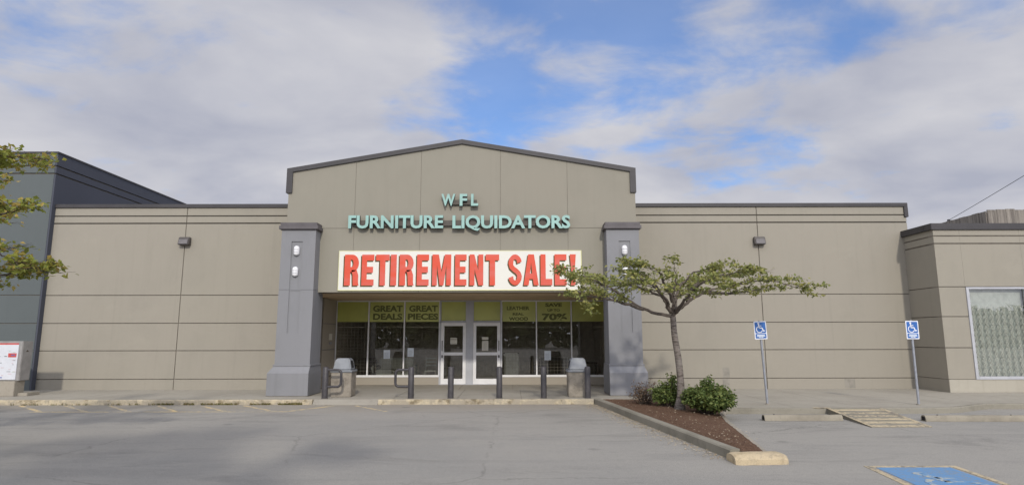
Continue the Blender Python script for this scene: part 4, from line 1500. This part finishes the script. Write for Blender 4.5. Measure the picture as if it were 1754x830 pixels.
# ------------------------------------------------------------------ wheel stops
def wheel_stop(x0, x1, y, label, sk=0.0):
    mb = MB()
    pr_ = [(-0.095, 0.0), (-0.085, 0.07), (-0.06, 0.115), (-0.03, 0.13), (0.03, 0.13), (0.06, 0.115), (0.085, 0.07), (0.095, 0.0)]
    n = 20; m_ = len(pr_)
    v_ = []
    for i in range(n + 1):
        t = i / n; x = x0 + (x1 - x0) * t
        for a, b in pr_:
            v_.append((x, y + sk * t + a, 0.003 + b * (0.97 + 0.05 * mnoise.noise(Vector((x * 3, a * 20, 1))))))
    mb.add(v_, [(i * m_ + j, (i + 1) * m_ + j, (i + 1) * m_ + j + 1, i * m_ + j + 1) for i in range(n) for j in range(m_ - 1)] + [tuple(range(m_)), tuple(n * m_ + j for j in range(m_ - 1, -1, -1))])
    t = thing('wheel_stop', label, 'wheel stop', ((x0 + x1) / 2, y, 0), 'concrete wheel stops')
    mb.obj('concrete_bar', M['stop'], t, smooth=True)
    m2 = MB()
    for k in (0.14, 0.86):
        x = x0 + (x1 - x0) * k
        m2.tube([(x, y + sk * k, 0.125), (x, y + sk * k, 0.142)], 0.018, 8)
    m2.obj('anchor_pin', M['bollard'], t)
    MB().box(x0 - 0.004, x0 + 0.0005, y - 0.05, y + 0.05, 0.02, 0.10).obj('end_recess', M['black'], t)


wheel_stop(5.62, 7.36, 14.08, 'concrete wheel stop left of the striped ramp')
wheel_stop(9.12, 11.35, 13.95, 'concrete wheel stop right of the striped ramp', -0.05)

# ------------------------------------------------------------------ trees and shrubs
def leaf(mb, c, size, rnd, flat=0.6, mi=0):
    d = Vector((rnd.gauss(0, 1), rnd.gauss(0, 1), rnd.gauss(0, 0.5))).normalized()
    n = Vector((rnd.gauss(0, 1), rnd.gauss(0, 1), rnd.gauss(0, 1) + flat)).normalized()
    w = d.cross(n)
    if w.length < 0.1:
        return
    w.normalize(); up = w.cross(d)
    l = size * rnd.uniform(0.7, 1.25); ww = l * 0.30
    droop = -0.12 * l
    a = c; b = c + d * l * 0.45 + w * ww + up * 0.06 * l; e = c + d * l + Vector((0, 0, droop)); f = c + d * l * 0.45 - w * ww + up * 0.06 * l
    mid = c + d * l * 0.5
    mb.add([a, b, e, f], [(0, 1, 2), (0, 2, 3)], mi)


def bez(pts, n=5):
    """Catmull-Rom through points"""
    P_ = [Vector(p) for p in pts]
    P_ = [P_[0] * 2 - P_[1]] + P_ + [P_[-1] * 2 - P_[-2]]
    out = []
    for i in range(1, len(P_) - 2):
        for k in range(n):
            t = k / n
            out.append(0.5 * ((2 * P_[i]) + (-P_[i - 1] + P_[i + 1]) * t + (2 * P_[i - 1] - 5 * P_[i] + 4 * P_[i + 1] - P_[i + 2]) * t * t + (-P_[i - 1] + 3 * P_[i] - 3 * P_[i + 1] + P_[i + 2]) * t ** 3))
    out.append(P_[-2])
    return out


def build_tree(root, trunk_pts, trunk_r, limbs, seed, leafmat, leaf_size, dens=1.0, start=0.28, step=0.2, r0=0.045, blen=(0.45, 0.95), twigs=3, sag=0.10):
    rnd = random.Random(seed)
    wood, crown, trunk_mb = MB(), MB(), MB()
    tp = bez(trunk_pts, 6)
    n = len(tp)
    trunk_mb.tube(tp, [trunk_r[0] + (trunk_r[1] - trunk_r[0]) * (i / (n - 1)) ** 0.7 + 0.05 * max(0, 1 - i / 3) for i in range(n)], 14)
    for lb in limbs:
        pts = bez(lb, 6)
        # small wobble
        for i in range(1, len(pts) - 1):
            pts[i] += Vector((rnd.gauss(0, 0.018), rnd.gauss(0, 0.018), rnd.gauss(0, 0.014)))
        ln = sum((b - a).length for a, b in zip(pts, pts[1:]))
        rad = [r0 * (1 - 0.82 * i / (len(pts) - 1)) for i in range(len(pts))]
        wood.tube(pts, rad, 8)
        acc = 0; nxt = ln * start
        side = rnd.choice((-1, 1))
        for i, (a, b) in enumerate(zip(pts, pts[1:])):
            seg_ = (b - a).length
            while acc + seg_ > nxt:
                t = (nxt - acc) / seg_
                p = a.lerp(b, t)
                d = (b - a).normalized()
                side *= -1
                ang = side * R(rnd.uniform(25, 80))
                dd = Vector((d.x * math.cos(ang) - d.y * math.sin(ang), d.x * math.sin(ang) + d.y * math.cos(ang), 0)).normalized()
                dd.z = rnd.uniform(-0.05, 0.42)
                bl = rnd.uniform(*blen) * (0.65 + 0.5 * math.sin(PI * min(1, nxt / ln)))
                branch(wood, crown, p, dd, bl, rad[i] * 0.42, rnd, leaf_size, dens, twigs, sag)
                nxt += step * rnd.uniform(0.6, 1.5)
            acc += seg_
        branch(wood, crown, pts[-1], (pts[-1] - pts[-3]).normalized(), 0.35, rad[-1], rnd, leaf_size, dens, twigs, sag)
    trunk_mb.obj('trunk', M['bark'], root, smooth=True)
    wood.obj('branches', M['limb'], root, smooth=True)
    crown.obj('crown', leafmat, root)
    return len(crown.f)


def branch(wood, crown, p, d, ln, r, rnd, ls, dens, twigs, sag):
    n = 5
    pts = [p]
    dd = d.normalized()
    for i in range(n):
        dd = (dd + Vector((rnd.gauss(0, 0.22), rnd.gauss(0, 0.22), rnd.gauss(0, 0.10) - sag * i / n))).normalized()
        pts.append(pts[-1] + dd * ln / n)
    wood.tube(pts, [max(0.004, r * (1 - 0.75 * i / n)) for i in range(n + 1)], 5, False)
    full = rnd.random()
    k_ = 0.35 if full < 0.12 else 1.0
    for i in range(2, n + 1):
        for _ in range(twigs):
            q = pts[i]
            a = rnd.uniform(0, 2 * PI)
            td = Vector((math.cos(a), math.sin(a), rnd.uniform(-0.25, 0.5))).normalized()
            tl = rnd.uniform(0.08, 0.26)
            e = q + td * tl
            wood.tube([q, e], [0.004, 0.002], 3, False)
            m = int(rnd.uniform(5, 11) * dens * k_)
            for _ in range(m):
                c = q.lerp(e, rnd.uniform(0.3, 1.1)) + Vector((rnd.gauss(0, 0.045), rnd.gauss(0, 0.045), rnd.gauss(0, 0.03)))
                leaf(crown, c, ls, rnd)


F = (3.96, 15.1, 2.35)
TR = thing('street_tree', 'small flat-topped tree with banded bark standing in the mulch bed', 'tree', (4.03, 15.1, 0.15))
limbs = [
    [F, (3.2, 14.95, 2.52), (2.55, 14.8, 2.92), (1.95, 14.6, 3.22), (1.35, 14.5, 3.42)],
    [(3.92, 15.1, 2.42), (3.75, 15.35, 2.85), (3.2, 15.6, 3.12), (2.5, 15.9, 3.3), (1.9, 16.0, 3.35)],
    [F, (3.96, 15.0, 2.85), (4.02, 14.95, 3.2), (4.0, 14.9, 3.52)],
    [(3.97, 15.05, 2.6), (4.2, 15.3, 3.05), (4.6, 15.4, 3.45), (5.1, 15.4, 3.55)],
    [(3.95, 15.05, 2.7), (3.7, 14.7, 3.1), (3.5, 14.5, 3.4), (3.2, 14.4, 3.5)],
    [F, (4.3, 15.0, 2.68), (4.72, 14.95, 2.92), (5.4, 14.9, 3.10), (6.2, 14.8, 3.20), (7.0, 14.8, 3.02)],
    [(3.2, 14.95, 2.52), (2.6, 14.5, 2.66), (2.0, 14.2, 2.76), (1.45, 14.1, 2.78)],
    [(4.0, 15.1, 2.5), (4.25, 15.7, 2.85), (4.9, 16.3, 3.2), (5.5, 16.7, 3.35)],
    [(4.05, 15.05, 2.45), (4.15, 14.5, 2.78), (4.5, 13.9, 3.15), (5.1, 13.5, 3.28)],
    [(3.9, 15.05, 2.45), (3.6, 14.5, 2.8), (3.1, 14.0, 3.1), (2.6, 13.7, 3.25)],
    [(4.75, 14.95, 2.93), (5.3, 15.2, 2.92), (5.9, 15.4, 2.98), (6.5, 15.5, 3.05)],
    [(3.9, 15.1, 2.5), (3.65, 15.0, 2.95), (3.35, 15.0, 3.3), (3.0, 14.9, 3.45)],
    [(4.3, 15.0, 2.7), (4.6, 15.2, 3.15), (5.0, 15.3, 3.42)],
]
build_tree(TR, [(4.03, 15.1, 0.12), (4.08, 15.1, 0.7), (4.05, 15.1, 1.3), (3.98, 15.1, 1.9), F], (0.094, 0.070), limbs, 12, M['leaf'], 0.094, 0.80, 0.40)

# second tree: only its outer branches reach into the picture
TL = thing('street_tree', 'yellow-green tree whose branches reach in at the left edge', 'tree', (-10.6, 9.4, 0))
F2 = (-10.5, 9.4, 2.3)
limbs2 = [
    [F2, (-9.9, 9.4, 2.55), (-9.0, 9.4, 2.72), (-8.2, 9.4, 2.78), (-7.35, 9.4, 2.92)],
    [F2, (-9.8, 9.3, 3.1), (-8.9, 9.3, 3.6), (-8.1, 9.3, 3.74), (-7.75, 9.3, 3.80)],
    [F2, (-10.0, 9.5, 3.4), (-9.2, 9.6, 4.3), (-8.3, 9.6, 4.75), (-7.9, 9.6, 4.72)],
    [F2, (-9.9, 9.2, 2.8), (-9.0, 9.1, 3.1), (-8.2, 9.0, 3.28), (-7.5, 9.0, 3.05)],
    [F2, (-10.6, 9.0, 3.2), (-10.3, 8.2, 4.0), (-10.0, 7.6, 4.5)],
    [F2, (-11.2, 9.4, 3.0), (-12.2, 9.5, 3.8), (-13.0, 9.6, 4.2)],
    [F2, (-10.4, 10.2, 3.2), (-10.2, 11.1, 4.0), (-10.0, 11.8, 4.3)],
    [F2, (-10.5, 9.4, 3.4), (-10.3, 9.5, 4.4), (-10.1, 9.5, 5.2)],
    [F2, (-11.0, 8.8, 3.1), (-11.7, 8.0, 3.7), (-12.2, 7.6, 4.1)],
]
build_tree(TL, [(-10.6, 9.4, -0.02), (-10.55, 9.4, 0.8), (-10.5, 9.4, 1.6), F2], (0.13, 0.09), limbs2, 23, M['leaf_left'], 0.10, 0.72, 0.35, 0.16, 0.05, (0.35, 0.75), 4, 0.02)
TB = thing('street_tree', 'large leafy tree added unseen behind the viewpoint to cast the shade at lower left', 'tree', (-5.2, -4.2, 0))
F3 = (-5.2, -4.2, 4.2)  # unseen tree, added and shaped so its crown shades the lower-left asphalt
limbs3 = []
rt_ = random.Random(41)
for k in range(13):
    a = k * 2.4; rr = 2.0 + 2.6 * ((k * 0.37) % 1.0); zt = 7.0 + 2.4 * rt_.random() - 0.25 * rr
    e = Vector((-5.2 + rr * math.cos(a), -4.2 + rr * math.sin(a) * 0.9, zt))
    limbs3.append([F3, tuple(Vector(F3).lerp(e, 0.4) + Vector((0, 0, 0.5))), tuple(Vector(F3).lerp(e, 0.75) + Vector((0, 0, 0.35))), tuple(e)])
build_tree(TB, [(-5.2, -4.2, -0.02), (-5.25, -4.2, 1.5), (-5.2, -4.2, 3.0), F3], (0.24, 0.17), limbs3, 31, M['leaf'], 0.40, 0.95, 0.30, 0.36, 0.10, (0.9, 1.7), 3, 0.02)
# belt of far trees behind the viewpoint, seen only as the dark band mirrored in the shop glass
rb_ = random.Random(3)
mb = MB()
for _ in range(9000):
    x = rb_.uniform(-110, 110); top = 5.5 + 2.5 * mnoise.noise(Vector((x * 0.07, 0, 0))) + 1.5 * mnoise.noise(Vector((x * 0.3, 4, 0)))
    leaf(mb, Vector((x, -62 + rb_.gauss(0, 1.5), top * rb_.random() ** 0.7)), 2.2, rb_)
tag(mb.obj('far_woodland', M['leaf_bush']), 'belt of far trees across the road', 'woodland', kind='stuff')


def shrub(name, label, cx, cy, rx, ry, h, n_stem, leafmat, n_leaf, ls, seed, z0=0.14, woodmat='twig', stemr=0.008):
    rnd = random.Random(seed)
    t = thing(name, label, 'bush', (cx, cy, z0))
    wood, cr = MB(), MB()
    tips = []
    for i in range(n_stem):
        a = rnd.uniform(0, 2 * PI); rr = math.sqrt(rnd.random())
        top = Vector((cx + rx * rr * math.cos(a), cy + ry * rr * math.sin(a), 0))
        hh = h * (1 - 0.55 * rr ** 2) * rnd.uniform(0.62, 1.15) * (1 + 0.35 * mnoise.noise(Vector((top.x * 3, top.y * 3, seed))))
        top.z = z0 + hh
        base = Vector((cx + (top.x - cx) * 0.25, cy + (top.y - cy) * 0.25, z0 - 0.03))
        mid = base.lerp(top, 0.5) + Vector((rnd.gauss(0, 0.04), rnd.gauss(0, 0.04), 0.05))
        pts = bez([base, mid, top], 3)
        wood.tube(pts, [stemr, stemr, stemr * 0.8, stemr * 0.7, stemr * 0.6, stemr * 0.5, stemr * 0.3][:len(pts)], 4, False)
        tips.append(pts)
    per = n_leaf // n_stem
    for pts in tips:
        for _ in range(per):
            k = rnd.uniform(0.25, 1.02) ** 0.8 * (len(pts) - 1)
            i = min(int(k), len(pts) - 2)
            c = pts[i].lerp(pts[i + 1], k - i) + Vector((rnd.gauss(0, 0.05), rnd.gauss(0, 0.05), rnd.gauss(0, 0.035)))
            if c.z > z0:
                leaf(cr, c, ls, rnd, 0.8)
    wood.obj('stems', M[woodmat], t)
    cr.obj('foliage', leafmat, t)
    return t


shrub('bush', 'dense green leafy bush right of the tree trunk in the mulch bed', 4.50, 14.45, 0.58, 0.64, 0.68, 95, M['leaf_bush'], 8200, 0.08, 3)
shrub('bush', 'smaller green bush just left of the tree trunk', 3.86, 15.55, 0.42, 0.34, 0.66, 50, M['leaf_bush'], 3200, 0.075, 4)
shrub('bush', 'thin brown twiggy bush by the base of the right pillar', 3.40, 16.1, 0.42, 0.34, 0.62, 95, M['leaf_dry'], 800, 0.05, 9, woodmat='twig', stemr=0.006)

# ------------------------------------------------------------------ litter and weeds
rnd = random.Random(77)
mb = MB()
def flat_leaf(x, y, z, s):
    a = rnd.uniform(0, 2 * PI); l = s * rnd.uniform(0.6, 1.3)
    c, s_ = math.cos(a), math.sin(a)
    q = [(0, 0), (0.5, 0.32), (1, 0), (0.5, -0.32)]
    mb.add([(x + (u_ * c - v_ * s_) * l, y + (u_ * s_ + v_ * c) * l, z + rnd.uniform(0.003, 0.014)) for u_, v_ in q], [(0, 1, 2, 3)])
for _ in range(1500):
    t = rnd.random() ** 0.8
    y = 9.6 + t * 7.8
    xl = None
    pl = sorted(ISL_L, key=lambda p: p[1])
    for a, b in zip(pl, pl[1:]):
        if a[1] <= y <= b[1]:
            xl = a[0] + (b[0] - a[0]) * (y - a[1]) / (b[1] - a[1])
    if xl is None:
        continue
    flat_leaf(xl - 0.02 - abs(rnd.gauss(0, 0.20)), y, 0.002, 0.035)
for _ in range(260):
    flat_leaf(rnd.uniform(-14, 2), 17.46 - abs(rnd.gauss(0, 0.12)), 0.003, 0.035)
for _ in range(240):
    y = rnd.uniform(9.9, 17); xl, xr, _y = bed_edges((y - 9.7) / 7.96)
    flat_leaf(rnd.uniform(xl, xr), y, 0.19, 0.04)
tag(mb.obj('fallen_leaves', M['leaf_litter']), 'small dry leaves gathered along the kerbs', 'leaf litter', kind='stuff')
mb = MB()
for _ in range(1500):
    x = rnd.choice([rnd.gauss(-7.2, 0.7), rnd.gauss(-9.3, 0.5), rnd.uniform(-14, -5.7), rnd.gauss(-5.9, 0.25)])
    if not -15 < x < -5.65 or mnoise.noise(Vector((x * 2.2, 0, 0))) < -0.12:
        continue
    y = 17.488 - abs(rnd.gauss(0, 0.02)); h = rnd.uniform(0.02, 0.085)
    a = rnd.uniform(0, PI); lx, ly = 0.012 * math.cos(a), 0.012 * math.sin(a)
    o = Vector((rnd.gauss(0, 0.02), rnd.gauss(0, 0.02) - 0.01, h))
    mb.add([(x - lx, y - ly, 0), (x + lx, y + ly, 0), (x + o.x, y + o.y, o.z)], [(0, 1, 2)])
tag(mb.obj('kerb_weeds', M['weed']), 'low weeds and moss growing at the foot of the left kerb', 'weeds', kind='stuff')
